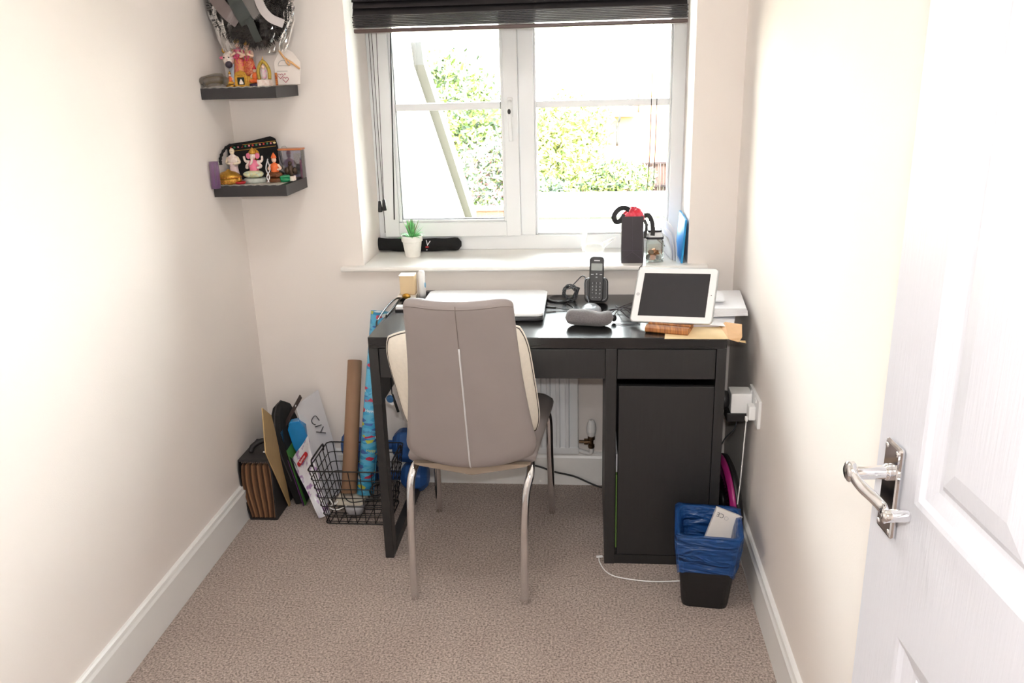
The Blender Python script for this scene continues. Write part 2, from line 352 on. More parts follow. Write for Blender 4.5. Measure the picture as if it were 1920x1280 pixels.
dbuild(MB().lathe([(0.009, -0.006), (0.0125, -0.004), (0.0125, 0.004), (0.009, 0.006)], (px + 0.004, 0.053, hz + 0.022), 18, Rx), 'lever_boss', chrome, parent=P, smooth=True)
dbuild(MB().lathe([(0.0065, 0.0), (0.0075, 0.004), (0.0075, 0.026), (0.005, 0.03)], (px - 0.068, 0.012, hz + 0.001), 16, Rx), 'lever_end', chrome, parent=P, smooth=True)
for dx in (-0.014, 0.014):
    for dz in (-0.052, 0.052): dbuild(MB().ell((px + dx, 0.0075, hz + dz), (0.0035, 0.0015, 0.0035), 10), 'screw', chrome, parent=P, smooth=True)

# ------------------------------------------------------------------ desk
K = thing('writing_desk', (0.525, 0.245, 0), 'black brown writing desk with drawers and a cupboard, standing under the window', 'desk')
DD = 0.49
bx(0, 1.05, 0, DD, 0.716, 0.75).build('desktop', deskm, K, bevel=0.0015)
bx(0, 0.028, 0.0, DD, 0.538, 0.716).build('side_panel', deskf, K)
bx(0, 0.028, 0, 0.045, 0.0, 0.538).build('leg', deskf, K, bevel=0.002)
bx(0, 0.028, DD - 0.045, DD, 0.0, 0.538).build('leg', deskf, K, bevel=0.002)
bx(0, 0.028, 0.045, DD - 0.045, 0.0, 0.034).build('foot_rail', deskf, K, bevel=0.002)
bx(0.704, 0.736, 0, DD, 0, 0.716).build('centre_panel', deskf, K, bevel=0.001)
bx(1.022, 1.05, 0, DD, 0, 0.716).build('side_panel', deskf, K, bevel=0.001)
bx(0.736, 1.022, DD - 0.012, DD - 0.004, 0.03, 0.716).build('back_panel', deskf, K)
bx(0.736, 1.022, 0.02, DD - 0.012, 0.03, 0.046).build('cupboard_floor', deskf, K)
bx(0.736, 1.022, 0.004, 0.018, 0.0, 0.031).build('plinth', deskf, K)
bx(0.028, 0.704, DD - 0.045, DD - 0.030, 0.60, 0.716).build('back_panel', deskf, K)
for x0, x1 in ((0.030, 0.7025), (0.7385, 1.020)):
    dr = bx(x0, x1, 0.003, 0.018, 0.622, 0.713).build('drawer', deskf, K, bevel=0.001)
    m = MB(); m.box(x0 + 0.01, x1 - 0.01, 0.018, 0.42, 0.626, 0.636); m.box(x0 + 0.01, x0 + 0.022, 0.018, 0.42, 0.636, 0.70); m.box(x1 - 0.022, x1 - 0.01, 0.018, 0.42, 0.636, 0.70); m.box(x0 + 0.022, x1 - 0.022, 0.41, 0.42, 0.636, 0.70)
    m.build('drawer_box', deskf, dr)
bx(0.7435, 1.0205, 0.003, 0.019, 0.034, 0.5985).build('cupboard_door', deskf, K, bevel=0.001)
MB().lathe([(0.044, 0), (0.046, 0.002), (0.044, 0.005), (0.034, 0.006), (0.032, 0.003), (0.001, 0.003)], (0.556, 0.425, 0.75), 32).build('cable_cover', black, K, smooth=True)
tag(bx(0.7385, 0.7425, 0.022, 0.30, 0.046, 0.30).build('folder', M('green_card', (122, 160, 80), 0.6)), 'green folder edge showing in the gap beside the cupboard door', 'folder')
MB().box(0.7385, 0.7425, 0.022, 0.25, 0.31, 0.37).build('paper_sheet', paper)
tag(bpy.data.objects['paper_sheet'], 'grey white paper edge in the gap above the green folder', 'paper')

# ------------------------------------------------------------------ chair
leather = M('taupe_faux_leather', (150, 141, 139), 0.48, var=0.04, scale=12, bump=0.15, bscale=500)
leather_d = M('taupe_seam', (120, 108, 104), 0.6)
C_ = thing('dining_chair', (0.325, 0.05, 0), 'taupe faux leather dining chair with chrome legs, its back to the camera', 'chair')
CX = 0.324
def cw(v): return 0.193 - 0.052 * v - 0.010 * math.sin(math.pi * v)
def cy(v): return -0.205 - 0.125 * v ** 1.25
def back_pt(u, v, side):
    """u in -1..1, v in 0..1, side -1 = rear face, +1 = front face"""
    z0 = 0.428 + 0.026 * abs(u) ** 2.2; z1 = 0.957 - 0.007 * (1 - u * u) - 0.012 * abs(u) ** 10
    cr = 1.0
    if v < 0.10: cr = 1 - 0.11 * (1 - v / 0.10) ** 2
    if v > 0.97: cr = 1 - 0.04 * ((v - 0.97) / 0.03) ** 2
    x = CX + u * cw(v) * cr; z = z0 + (z1 - z0) * v
    e = (1 - abs(u) ** 8) ** 0.5; e2 = (1 - abs(2 * v - 1) ** 20) ** 0.5
    t = 0.003 + 0.020 * e * e2
    y = cy(v) + 0.030 * u * u + side * t + 0.012 * (1 - v) ** 6
    return (x, y, z)
NU, NV = 32, 40
m = MB(); us = [math.sin((i / NU - 0.5) * math.pi) for i in range(NU + 1)]; vs_ = [0.5 - 0.5 * math.cos(math.pi * j / NV) for j in range(NV + 1)]
rings = []
for v in vs_:
    rings.append([back_pt(u, v, -1) for u in us] + [back_pt(u, v, 1) for u in us[::-1]])
m.loft(rings); bk = m.build('backrest', leather, C_, smooth=True)
MB().tube([Vector(back_pt(0.0, 0.98 - 0.23 * i / 12, -1)) + Vector((0, -0.0, 0)) for i in range(13)], 0.0011, 6).build('seam', leather_d, bk, smooth=True)
MB().tube([Vector(back_pt(-0.985 + 1.97 * i / 30, 0.962, -1)) for i in range(31)], 0.0011, 6).build('seam', leather_d, bk, smooth=True)
MB().tube([Vector(back_pt(0.0, 0.75 - 0.748 * i / 30, -1)) + Vector((0, -0.0006, 0)) for i in range(31)], 0.0024, 8).build('trim_strip', M('silver_trim', (225, 225, 228), 0.35, metal=0.3), bk, smooth=True, label='narrow silver strip down the middle of the back')
m = MB(); rings = []
for j in range(13):
    t = j / 12; y = -0.165 + 0.475 * t; hw = 0.185 + 0.026 * t; cx = 0.322 + 0.011 * t; kf = 1.0
    if t > 0.88: kf = 1 - 0.12 * ((t - 0.88) / 0.12) ** 2
    ring = []
    for k in range(24):
        q = 2 * math.pi * k / 24; c, s_ = math.cos(q), math.sin(q)
        X = math.copysign(abs(c) ** 0.45, c) * hw * kf; Z = math.copysign(abs(s_) ** 0.7, s_) * (0.026 if t < 0.93 else 0.020)
        ring.append((cx + X, y, 0.446 + Z - 0.006 * t ** 4))
    rings.append(ring)
m.loft(rings).build('seat', leather, C_, smooth=True)
m = MB(); rings = []
for j in range(7):
    t = j / 6; y = -0.185 + 0.42 * t; w_ = 0.168 + 0.012 * t
    rings.append([(0.323 - w_, y, 0.432), (0.323 - w_ * 0.9, y, 0.424), (0.323, y, 0.397 + 0.012 * t), (0.323 + w_ * 0.9, y, 0.424), (0.323 + w_, y, 0.432)])
m.loft(rings).build('seat_base', M('tan_underside', (150, 134, 118), 0.7), C_)
R_ = 0.0118
def leg(pts, r=R_): MB().tube(spline(pts, 8), r, 16).build('leg', chrome, C_, smooth=True)
leg([(0.168, -0.06, 0.418), (0.158, -0.13, 0.417), (0.148, -0.172, 0.395), (0.142, -0.188, 0.34), (0.138, -0.202, 0.16), (0.139, -0.214, 0.0)])
leg([(0.478, -0.06, 0.418), (0.488, -0.13, 0.417), (0.489, -0.172, 0.395), (0.476, -0.190, 0.33), (0.469, -0.206, 0.16), (0.469, -0.222, 0.0)])
leg([(0.20, 0.24, 0.418), (0.165, 0.265, 0.415), (0.140, 0.282, 0.38), (0.130, 0.292, 0.25), (0.124, 0.312, 0.0)])
leg([(0.46, 0.24, 0.418), (0.50, 0.265, 0.415), (0.520, 0.282, 0.38), (0.523, 0.292, 0.25), (0.526, 0.317, 0.0)])

# cushion
cream = M('cream_cotton', (226, 218, 205), 0.9, var=0.05, scale=90, bump=0.5, bscale=260)
tl, tr, br, bl = [Vector(p) for p in ((0.103, -0.232, 0.838), (0.488, -0.228, 0.868), (0.523, -0.106, 0.494), (0.135, -0.110, 0.486))]
nrm = ((tr - tl).cross(bl - tl)).normalized(); nrm = nrm if nrm.y > 0 else -nrm
def cu(u, v, s):
    a = tl.lerp(tr, u); b = bl.lerp(br, u); p = b.lerp(a, v); uu = 2 * u - 1; vv = 2 * v - 1
    u = 0.5 + 0.5 * uu * (1 - 0.09 * abs(vv) ** 5); v = 0.5 + 0.5 * vv * (1 - 0.09 * abs(uu) ** 5)
    a = tl.lerp(tr, u); b = bl.lerp(br, u); p = b.lerp(a, v)
    return p + nrm * s * (0.002 + 0.052 * max(0, (1 - uu ** 4) * (1 - vv ** 4)) ** 0.55 + 0.003 * math.sin(uu * 9 + vv * 5) * (1 - uu * uu) * (1 - vv * vv))
m = MB(); n = 24; q = [0.5 - 0.5 * math.cos(math.pi * i / n) for i in range(n + 1)]
for s in (-1, 1): m.add([cu(a, b, s) for a in q for b in q], [(i * (n + 1) + j, (i + 1) * (n + 1) + j, (i + 1) * (n + 1) + j + 1, i * (n + 1) + j + 1) for i in range(n) for j in range(n)])
cs = tag(m.build('cushion', cream, smooth=True), 'cream quilted cushion with dark piping behind the chair back', 'cushion')
edge = [cu(a, 0, 0) for a in q] + [cu(1, b, 0) for b in q[1:]] + [cu(a, 1, 0) for a in q[-2::-1]] + [cu(0, b, 0) for b in q[-2:0:-1]]
MB().tube(edge, 0.0036, 8, closed=True).build('piping', cream, cs, smooth=True)
MB().tube([p - nrm * 0.0055 for p in edge], 0.0012, 5, closed=True).build('stitching', M('dark_stitching', (52, 44, 42), 0.9), cs, smooth=True)

# ------------------------------------------------------------------ radiator
radm = M('white_radiator_enamel', (232, 235, 238), 0.3, var=0.02)
R0 = thing('radiator', (0.3, 0.5, 0.14), 'white convector radiator on the wall below the window', 'radiator')
m = MB(); x0, x1 = 0.05, 0.617; pts = []; x = x0 + 0.02; 
prof = [(x0, 0.50), (x0, 0.484), (x0 + 0.012, 0.484)]
pitch = 0.0335; nfl = int((x1 - x0 - 0.03) / pitch)
for i in range(nfl):
    a = x0 + 0.016 + i * pitch; prof += [(a, 0.484), (a + 0.004, 0.475), (a + 0.0135, 0.475), (a + 0.0175, 0.484)]
prof += [(x1 - 0.002, 0.484), (x1, 0.50)]
m.prism(prof, 0.175, 0.665, 'z'); m.build('panel', radm, R0)
bx(x0 - 0.002, x1 + 0.002, 0.481, 0.502, 0.148, 0.176).build('bottom_flange', radm, R0, bevel=0.003)
bx(x0 - 0.002, x1 + 0.002, 0.476, 0.52, 0.665, 0.69).build('top_grille', radm, R0, bevel=0.003)
for xx in (x0 + 0.1, x1 - 0.12): bx(xx, xx + 0.02, 0.50, YB, 0.2, 0.6).build('wall_bracket', radm, R0)
V = thing('radiator_valve', (0.664, 0.50, 0.14), 'white capped brass valve at the right end of the radiator', 'valve')
MB().lathe([(0.010, 0.0), (0.0135, 0.006), (0.0175, 0.022), (0.0178, 0.036), (0.015, 0.052), (0.0112, 0.062), (0.0095, 0.066), (0.001, 0.066)], (0.664, 0.497, 0.213), 12).build('cap', white, V, smooth=False, bevel=0.001)
MB().lathe([(0.010, 0.168), (0.012, 0.172), (0.012, 0.182), (0.008, 0.184), (0.008, 0.20), (0.013, 0.203), (0.013, 0.214), (0.009, 0.216)], (0.664, 0.497, 0), 16).lathe([(0.0075, 0), (0.0075, 0.012), (0.0115, 0.013), (0.0115, 0.026), (0.006, 0.027), (0.006, 0.045)], (0.664, 0.497, 0.193), 12, Matrix.Rotation(-math.pi / 2, 4, 'Y')).build('valve_body', brass, V, smooth=False)
MB().tube(spline([(0.664, 0.497, 0.17), (0.664, 0.498, 0.152), (0.655, 0.505, 0.143), (0.635, 0.515, 0.143), (0.615, 0.52, 0.148)], 6), 0.0085, 12).build('pipe', white, V, smooth=True)

tag(MB().tube(spline([(0.10, 0.50, 0.125), (0.30, 0.505, 0.115), (0.458, 0.515, 0.083), (0.52, 0.512, 0.063), (0.60, 0.514, 0.043), (0.66, 0.505, 0.020), (0.70, 0.50, 0.006), (0.735, 0.497, 0.004)], 8), 0.0035, 8).build('power_cable', black, smooth=True), 'black cable running along the back skirting board', 'cable')

# ------------------------------------------------------------------ things on the desk
ZT = 0.75
def rrect(x0, x1, y0, y1, r, n=5):
    P = []
    for cx, cy_, a0 in ((x1 - r, y1 - r, 0), (x0 + r, y1 - r, 90), (x0 + r, y0 + r, 180), (x1 - r, y0 + r, 270)):
        for k in range(n + 1):
            a = math.radians(a0 + 90 * k / n); P.append((cx + r * math.cos(a), cy_ + r * math.sin(a)))
    return P
def xf(pts, mw): return [tuple(mw @ Vector(p)) for p in pts]
def mbx(mb, mw):
    mb.v = [tuple(mw @ Vector(v)) for v in mb.v]; return mb

# laptop
L = thing('laptop', (0.315, 0.295, ZT), 'white closed laptop on the desk behind the chair', 'laptop')
MB().prism(rrect(0.113, 0.514, 0.158, 0.445, 0.022), ZT + 0.003, ZT + 0.016, 'z').build('base', M('dark_grey_plastic', (60, 60, 64), 0.4), L, bevel=0.003)
MB().prism(rrect(0.111, 0.516, 0.156, 0.447, 0.024), ZT + 0.017, ZT + 0.029, 'z').build('lid', M('glossy_white_shell', (246, 246, 248), 0.18, var=0.01, coat=0.5), L, bevel=0.004)
m = MB().prism(rrect(0.14, 0.49, 0.18, 0.42, 0.02), ZT, ZT + 0.004, 'z').build('rubber_foot', black, L)
tag(MB().tube([(0.517, 0.29, ZT + 0.012), (0.526, 0.291, ZT + 0.0105), (0.548, 0.292, ZT + 0.008)], 0.0042, 10).tube(spline([(0.548, 0.292, ZT + 0.008), (0.585, 0.290, ZT + 0.003), (0.605, 0.31, ZT + 0.002), (0.598, 0.34, ZT + 0.002), (0.583, 0.372, ZT + 0.003)], 6), 0.0016, 6).build('charger_cable', black, smooth=True), 'thin black charger lead plugged into the side of the laptop', 'cable')

# coiled cable bundle
m = MB(); random.seed(3)
cc = Vector((0.592, 0.415, 0.778)); pts = []
for i in range(120):
    a = i * 0.33; rr = 0.021 + 0.005 * math.sin(i * 0.71); tilt = 0.5 * math.sin(i * 0.05)
    pts.append(cc + Vector((rr * math.cos(a), 0.013 * math.sin(i * 0.19) + rr * 0.35 * math.sin(a) * math.cos(tilt), rr * 1.05 * math.sin(a) - 0.002)))
m.tube(pts, 0.0018, 6)
tail = spline([(0.600, 0.42, 0.80), (0.615, 0.44, 0.812), (0.632, 0.44, 0.828), (0.643, 0.435, 0.824)], 6)
b_ = thing('cable_bundle', (0.592, 0.415, ZT), 'grey black cable coiled in a bundle left of the phone', 'cable')
grey_c = M('dark_grey_cable', (62, 64, 70), 0.5)
m.build('coil', grey_c, b_, smooth=True); MB().tube(tail, 0.0018, 6).build('tail', grey_c, b_, smooth=True)
MB().tube([(0.604, 0.425, 0.757), (0.613, 0.43, 0.775), (0.619, 0.435, 0.790)], 0.0065, 8).tube([(0.586, 0.43, 0.79), (0.580, 0.43, 0.80)], 0.005, 8).build('plug', grey_c, b_, smooth=True)

# cordless phone on its charging base
PH = thing('cordless_phone', (0.679, 0.40, ZT), 'black cordless phone standing upright in its charging base', 'phone')
phm = M('matt_black_phone', (36, 36, 38), 0.45)
bm_ = frame((0.679, 0.392, ZT + 0.002), (1, 0, 0), (0, 0.38, 0.925))
bs = mbx(MB().prism(rrect(-0.039, 0.039, 0.0, 0.082, 0.016), -0.004, 0.026, 'z'), frame((0.679, 0.380, ZT + 0.001), (1, 0, 0), (0, 0.30, 0.95))).build('charging_base', phm, PH, bevel=0.004)
mbx(MB().tube([(x, y, 0.0275) for x, y in rrect(-0.034, 0.034, 0.007, 0.078, 0.014)], 0.001, 5, closed=True), frame((0.679, 0.380, ZT + 0.001), (1, 0, 0), (0, 0.30, 0.95))).build('silver_edge', M('silver_plastic', (150, 152, 155), 0.3, metal=0.6), bs, smooth=True)
hm = frame((0.677, 0.352, ZT + 0.012), (1, 0, -0.03), (-0.06, 0.26, 0.95))
hs = mbx(MB().prism(rrect(-0.0235, 0.0235, 0.0, 0.148, 0.013), -0.012, 0.010, 'z'), hm).build('handset', phm, PH, bevel=0.004)
mbx(MB().prism(rrect(-0.018, 0.018, 0.102, 0.125, 0.002), 0.010, 0.0108, 'z'), hm).build('display', M('grey_lcd', (118, 124, 118), 0.3), hs)
keyc = M('key_print', (200, 202, 205), 0.5)
rows = [('1', '2', '3'), ('4', '5', '6'), ('7', '8', '9'), ('*', '0', '#')]
for i, rw in enumerate(rows):
    for j, ch in enumerate(rw):
        text('key_number', ch, 0.0085, keyc, hs, hm @ Matrix.Translation((-0.012 + 0.012 * j, 0.060 - 0.011 * i, 0.0115)))
m = MB()
for i in range(4):
    for j in range(3): m.prism(rrect(-0.012 + 0.012 * j - 0.0045, -0.012 + 0.012 * j + 0.0045, 0.060 - 0.011 * i - 0.0035, 0.060 - 0.011 * i + 0.0035, 0.0015, 2), 0.010, 0.0112, 'z')
mbx(m, hm).build('keypad', M('key_rubber', (48, 48, 50), 0.6), hs)['kind'] = 'stuff'
m = MB()
for x, y, a, b in ((-0.014, 0.089, 0.004, 0.0012), (0, 0.090, 0.0022, 0.002), (0.014, 0.089, 0.004, 0.0012), (0, 0.080, 0.0028, 0.0012), (-0.011, 0.014, 0.002, 0.0007), (0, 0.014, 0.002, 0.0007), (0.011, 0.014, 0.002, 0.0007)):
    m.box(x - a, x + a, y - b, y + b, 0.010, 0.0107)
mbx(m, hm).build('key_symbols', keyc, hs)['kind'] = 'stuff'
mbx(MB().box(-0.0095, 0.0095, 0.1325, 0.1355, 0.010, 0.0106), hm).build('maker_mark', keyc, hs)
tag(MB().tube(spline([(0.643, 0.43, 0.825), (0.640, 0.40, 0.80), (0.650, 0.352, 0.775), (0.656, 0.315, 0.764), (0.660, 0.295, 0.768)], 6), 0.0015, 6).build('mouse_cable', M('grey_cable', (150, 155, 165), 0.5), smooth=True), 'thin grey lead running to the front of the mouse', 'cable')
# mouse
MO = thing('computer_mouse', (0.663, 0.245, ZT), 'rounded grey computer mouse in front of the phone', 'mouse')
m = MB(); pr = [(0.030, 0.0), (0.033, 0.004), (0.033, 0.012), (0.030, 0.020), (0.022, 0.027), (0.012, 0.031), (0.001, 0.032)]
m.lathe(pr, (0.662, 0.245, ZT), 28, sx=1.0, sy=1.62).build('shell', M('silver_grey_shell', (150, 153, 160), 0.3), MO, smooth=True)
MB().ell((0.662, 0.272, ZT + 0.026), (0.003, 0.009, 0.004), 10).build('scroll_wheel', black, MO, smooth=True)
# grey felt wrist pillow
m = MB(); rings = []; N = 22
for i in range(N + 1):
    t = i / N; x = 0.583 + 0.146 * t; e = max(0.0, 1 - abs(2 * t - 1) ** 5) ** 0.5
    yc = 0.122 + 0.006 * math.sin(2 * math.pi * t); hh = (0.024 + 0.007 * math.cos(2 * math.pi * (t - 0.12)) * 0.6 + 0.003 * math.cos(4 * math.pi * t)) * e + 0.001
    hy = 0.030 * e + 0.001
    ring = []
    for k in range(20):
        q = 2 * math.pi * k / 20; ring.append((x, yc + hy * math.cos(q), ZT + 0.0245 + (hh * math.sin(q) if math.sin(q) > 0 else 0.024 * e * math.sin(q))))
    rings.append(ring)
tag(m.loft(rings).build('wrist_pillow', M('grey_felt', (118, 114, 116), 0.95, var=0.25, scale=260, bump=0.5, bscale=500, sheen=0.3), smooth=True), 'grey felt beanbag wrist rest near the front edge of the desk', 'pillow')
# earphones tangle
E1 = thing('earphones', (0.745, 0.26, ZT), 'tangled black earphones between the mouse and the tablet', 'earphones')
m = MB()
m.tube(spline([(0.706, 0.185, 0.756), (0.722, 0.20, 0.764), (0.745, 0.29, 0.756), (0.790, 0.36, 0.754), (0.835, 0.40, 0.753), (0.86, 0.42, 0.752)], 8), 0.0016, 6)
m.tube(spline([(0.70, 0.235, 0.757), (0.725, 0.245, 0.765), (0.750, 0.225, 0.770), (0.775, 0.19, 0.757), (0.80, 0.165, 0.753)], 8), 0.0018, 6)
m.tube(spline([(0.697, 0.23, 0.755), (0.735, 0.262, 0.760), (0.77, 0.275, 0.764), (0.80, 0.262, 0.755), (0.83, 0.255, 0.752)], 8), 0.0018, 6)
m.tube(spline([(0.74, 0.34, 0.753), (0.762, 0.30, 0.753), (0.80, 0.31, 0.753), (0.84, 0.34, 0.753)], 8), 0.0014, 6)
m.tube(spline([(0.745, 0.275, 0.756), (0.765, 0.22, 0.775), (0.79, 0.20, 0.760), (0.806, 0.15, 0.752)], 8), 0.0016, 6)
m.tube(spline([(0.735, 0.130, 0.7525), (0.765, 0.125, 0.7525), (0.81, 0.135, 0.7525)], 8), 0.0014, 6)
m.build('lead', M('plum_black_cable', (52, 40, 46), 0.5), E1, smooth=True)
MB().ell((0.731, 0.155, 0.764), (0.009, 0.009, 0.011), 14).build('earbud', black, E1, smooth=True)
MB().ell((0.702, 0.235, 0.758), (0.006, 0.006, 0.006), 12).build('earbud', black, E1, smooth=True)

# tablet on a wooden stand
TB = thing('tablet', (0.91, 0.13, 0.772), 'white framed tablet with a dark screen propped on the wooden stand', 'tablet')
tm = frame((0.9101, 0.1482, 0.8385), (0.9528, -0.2989, 0.0529), (0.1732, 0.6785, 0.7139)); Wt, Ht = 0.2412, 0.1857
mbx(MB().prism(rrect(-Wt / 2, Wt / 2, -Ht / 2, Ht / 2, 0.011), -0.008, 0.0, 'z'), tm).build('body', M('white_tablet_glass', (244, 244, 246), 0.15, var=0.01), TB, bevel=0.002)
mbx(MB().box(-Wt / 2 + 0.020, Wt / 2 - 0.020, -Ht / 2 + 0.0185, Ht / 2 - 0.0185, 0.0, 0.0008), tm).build('screen', M('dark_screen_glass', (52, 52, 56), 0.12, var=0.03), TB)
mbx(MB().lathe([(0.0055, 0.0), (0.0055, 0.0006)], (-Wt / 2 + 0.010, 0, 0.0002), 16), tm).build('home_button', M('pale_grey', (205, 205, 208), 0.3), TB)
mbx(MB().lathe([(0.0015, 0.0), (0.0015, 0.0006)], (Wt / 2 - 0.010, 0, 0.0002), 10), tm).build('camera_lens', black, TB)
mbx(MB().tube([(x, y, -0.004) for x, y in rrect(-Wt / 2, Wt / 2, -Ht / 2, Ht / 2, 0.011)], 0.0036, 6, closed=True), tm).build('silver_edge', M('tablet_aluminium', (190, 192, 195), 0.3, metal=0.8), TB, smooth=True)
wood = M('bamboo_wood', (190, 128, 70), 0.4, var=0.3, scale=14, stretch=(12, 1, 1), rgb2=(140, 84, 44))
ST = thing('tablet_stand', (0.903, 0.09, ZT), 'small two bar wooden stand holding up the tablet', 'stand')
sm_ = frame((0.9035, 0.114, ZT), (0.958, -0.287, 0), (0.287, 0.958, 0))
mbx(MB().prism([(-0.088, 0.005), (-0.082, 0.001), (0.062, 0.001), (0.062, 0.010), (0.0, 0.010), (-0.030, 0.008), (-0.046, 0.010), (-0.056, 0.0185), (-0.076, 0.0205), (-0.087, 0.016)], -0.063, 0.063, 'x'), sm_).build('front_bar', wood, ST, bevel=0.0015)
mbx(MB().prism([(-0.030, 0.009), (-0.018, 0.0105), (-0.018, 0.0165), (-0.034, 0.0185), (-0.043, 0.0185), (-0.043, 0.0145)], -0.0625, 0.064, 'x'), sm_).build('ledge', wood, ST, bevel=0.001)
mbx(MB().prism([(0.046, 0.010), (0.062, 0.010), (0.064, 0.080), (0.054, 0.082)], -0.045, 0.045, 'x'), sm_).build('back_rest', wood, ST, bevel=0.002)

# brown envelope overhanging the corner
ev = M('manila_paper', (232, 206, 160), 0.8, var=0.05); ev2 = M('manila_flap', (214, 172, 128), 0.8, var=0.05)
EN = thing('brown_envelope', (0.97, 0.03, ZT), 'open manila envelope under the tablet stand, overhanging the desk corner', 'envelope')
m = MB(); m.prism([(0.871, -0.012), (1.050, -0.014), (1.044, 0.115), (0.93, 0.130), (0.885, 0.115)], ZT + 0.0002, ZT + 0.0018, 'z').build('sheet', ev, EN)
MB().add([(1.050, -0.014, 0.7512), (1.078, -0.020, 0.744), (1.090, -0.002, 0.753), (1.099, 0.062, 0.772), (1.060, 0.116, 0.763), (1.042, 0.112, 0.752), (1.050, -0.014, 0.7505), (1.078, -0.020, 0.7433), (1.0905, -0.002, 0.7523), (1.0995, 0.062, 0.7713), (1.060, 0.116, 0.7623), (1.042, 0.112, 0.7513)],
    [(0, 1, 2, 3, 4, 5), (11, 10, 9, 8, 7, 6), (0, 6, 7, 1), (1, 7, 8, 2), (2, 8, 9, 3), (3, 9, 10, 4), (4, 10, 11, 5)]).build('flap', ev2, EN)
MB().add([(1.060, -0.016, 0.748), (1.098, -0.014, 0.746), (1.101, -0.008, 0.737), (1.082, -0.018, 0.7455), (1.060, -0.0165, 0.7475), (1.098, -0.0145, 0.7455), (1.101, -0.0085, 0.7365), (1.082, -0.0185, 0.745)], [(0, 1, 2, 3), (7, 6, 5, 4), (0, 4, 5, 1), (1, 5, 6, 2), (2, 6, 7, 3)]).build('torn_edge', ev, EN)
# papers behind the tablet
random.seed(11)
PP = thing('paper_stack', (1.06, 0.29, ZT), 'loose stack of white papers behind the tablet, sticking out over the desk edge', 'papers')
def sheet(x0, x1, y0, y1, z, ang, dz=0.0, t=0.0012, name='sheet', mat=paper):
    mw = Matrix.Translation(((x0 + x1) / 2, (y0 + y1) / 2, z)) @ Matrix.Rotation(math.radians(ang), 4, 'Z') @ Matrix.Rotation(dz, 4, 'Y')
    a, b = (x1 - x0) / 2, (y1 - y0) / 2
    return mbx(MB().box(-a, a, -b, b, 0, t), mw).build(name, mat, PP)
for i in range(5): sheet(0.84, 1.128 + 0.002 * i, 0.155 + 0.003 * i, 0.385, 0.766 + 0.0055 * i, 3 - 1.8 * i + random.uniform(-1, 1), -0.02, 0.005 if i < 4 else 0.002)
sheet(0.93, 1.075, 0.215, 0.33, 0.7995, -3, 0, 0.003, 'letter')
sheet(0.90, 1.095, 0.10, 0.24, 0.7605, -12, 0.04, 0.0012)
sheet(0.88, 1.040, 0.10, 0.17, 0.7525, 2, 0, 0.006, 'letter', M('lilac_white_paper', (226, 224, 240), 0.8))
MB().box(1.0, 1.035, 0.20, 0.32, ZT, 0.766).build('black_block', black, PP)

# left rear corner of the desk
bg_ = M('beige_plastic', (226, 200, 160), 0.5, var=0.03)
G1 = thing('beige_charger', (0.033, 0.44, ZT), 'beige and gold travel charger standing at the rear left desk corner', 'charger')
bx(0.008, 0.060, 0.43, 0.47, 0.767, 0.832).build('body', bg_, G1, bevel=0.002)
bx(0.006, 0.0595, 0.427, 0.472, 0.832, 0.8355).build('cap', M('ivory_plastic', (250, 240, 226), 0.4), G1, bevel=0.001)
bx(-0.001, 0.062, 0.425, 0.472, 0.757, 0.765).build('foot', M('ivory_plastic', (250, 240, 226), 0.4), G1, bevel=0.001)
MB().ell((0.030, 0.424, 0.763), (0.015, 0.006, 0.010), 12).build('gold_knob', gold, G1, smooth=True)
bx(0.004, 0.058, 0.43, 0.47, ZT, 0.757).build('base', black, G1)
TH = thing('white_thermometer', (0.083, 0.45, ZT), 'white upright thermometer with a pale blue button beside the beige charger', 'thermometer')
MB().lathe([(0.0115, 0), (0.0125, 0.02), (0.012, 0.05), (0.0135, 0.075), (0.0130, 0.088), (0.009, 0.096), (0.001, 0.098)], (0.081, 0.452, ZT), 18, sy=0.8).build('body', white, TH, smooth=True)
MB().ell((0.0925, 0.449, 0.797), (0.0025, 0.005, 0.010), 10).build('button', M('pale_blue_plastic', (130, 190, 225), 0.4), TH, smooth=True)
tag(bx(0.088, 0.122, 0.462, 0.487, ZT, 0.769).build('black_box', M('dark_grey_plastic', (60, 60, 64), 0.4), bevel=0.003), 'small dark grey box behind the thermometer', 'box')
A1 = thing('white_adaptor', (0.03, 0.295, ZT), 'small white plug with a black cable at the left desk edge', 'plug')
bx(0.022, 0.05, 0.285, 0.31, ZT, 0.766).build('plug_body', white, A1, bevel=0.003)
bx(0.022, 0.05, 0.28, 0.285, ZT, 0.756).build('plug_face', black, A1)
m = MB().tube(spline([(0.020, 0.42, 0.757), (0.008, 0.36, 0.772), (-0.003, 0.28, 0.768), (-0.008, 0.18, 0.757), (-0.010, 0.15, 0.735), (-0.008, 0.14, 0.60)], 8), 0.0030, 8)
m.build('cable', black, A1, smooth=True)
MB().tube(spline([(0.022, 0.42, 0.757), (0.02, 0.37, 0.768), (0.012, 0.33, 0.757), (0.008, 0.28, 0.7535), (0.006, 0.22, 0.7535)], 8), 0.0028, 8).build('cable', black, A1, smooth=True)
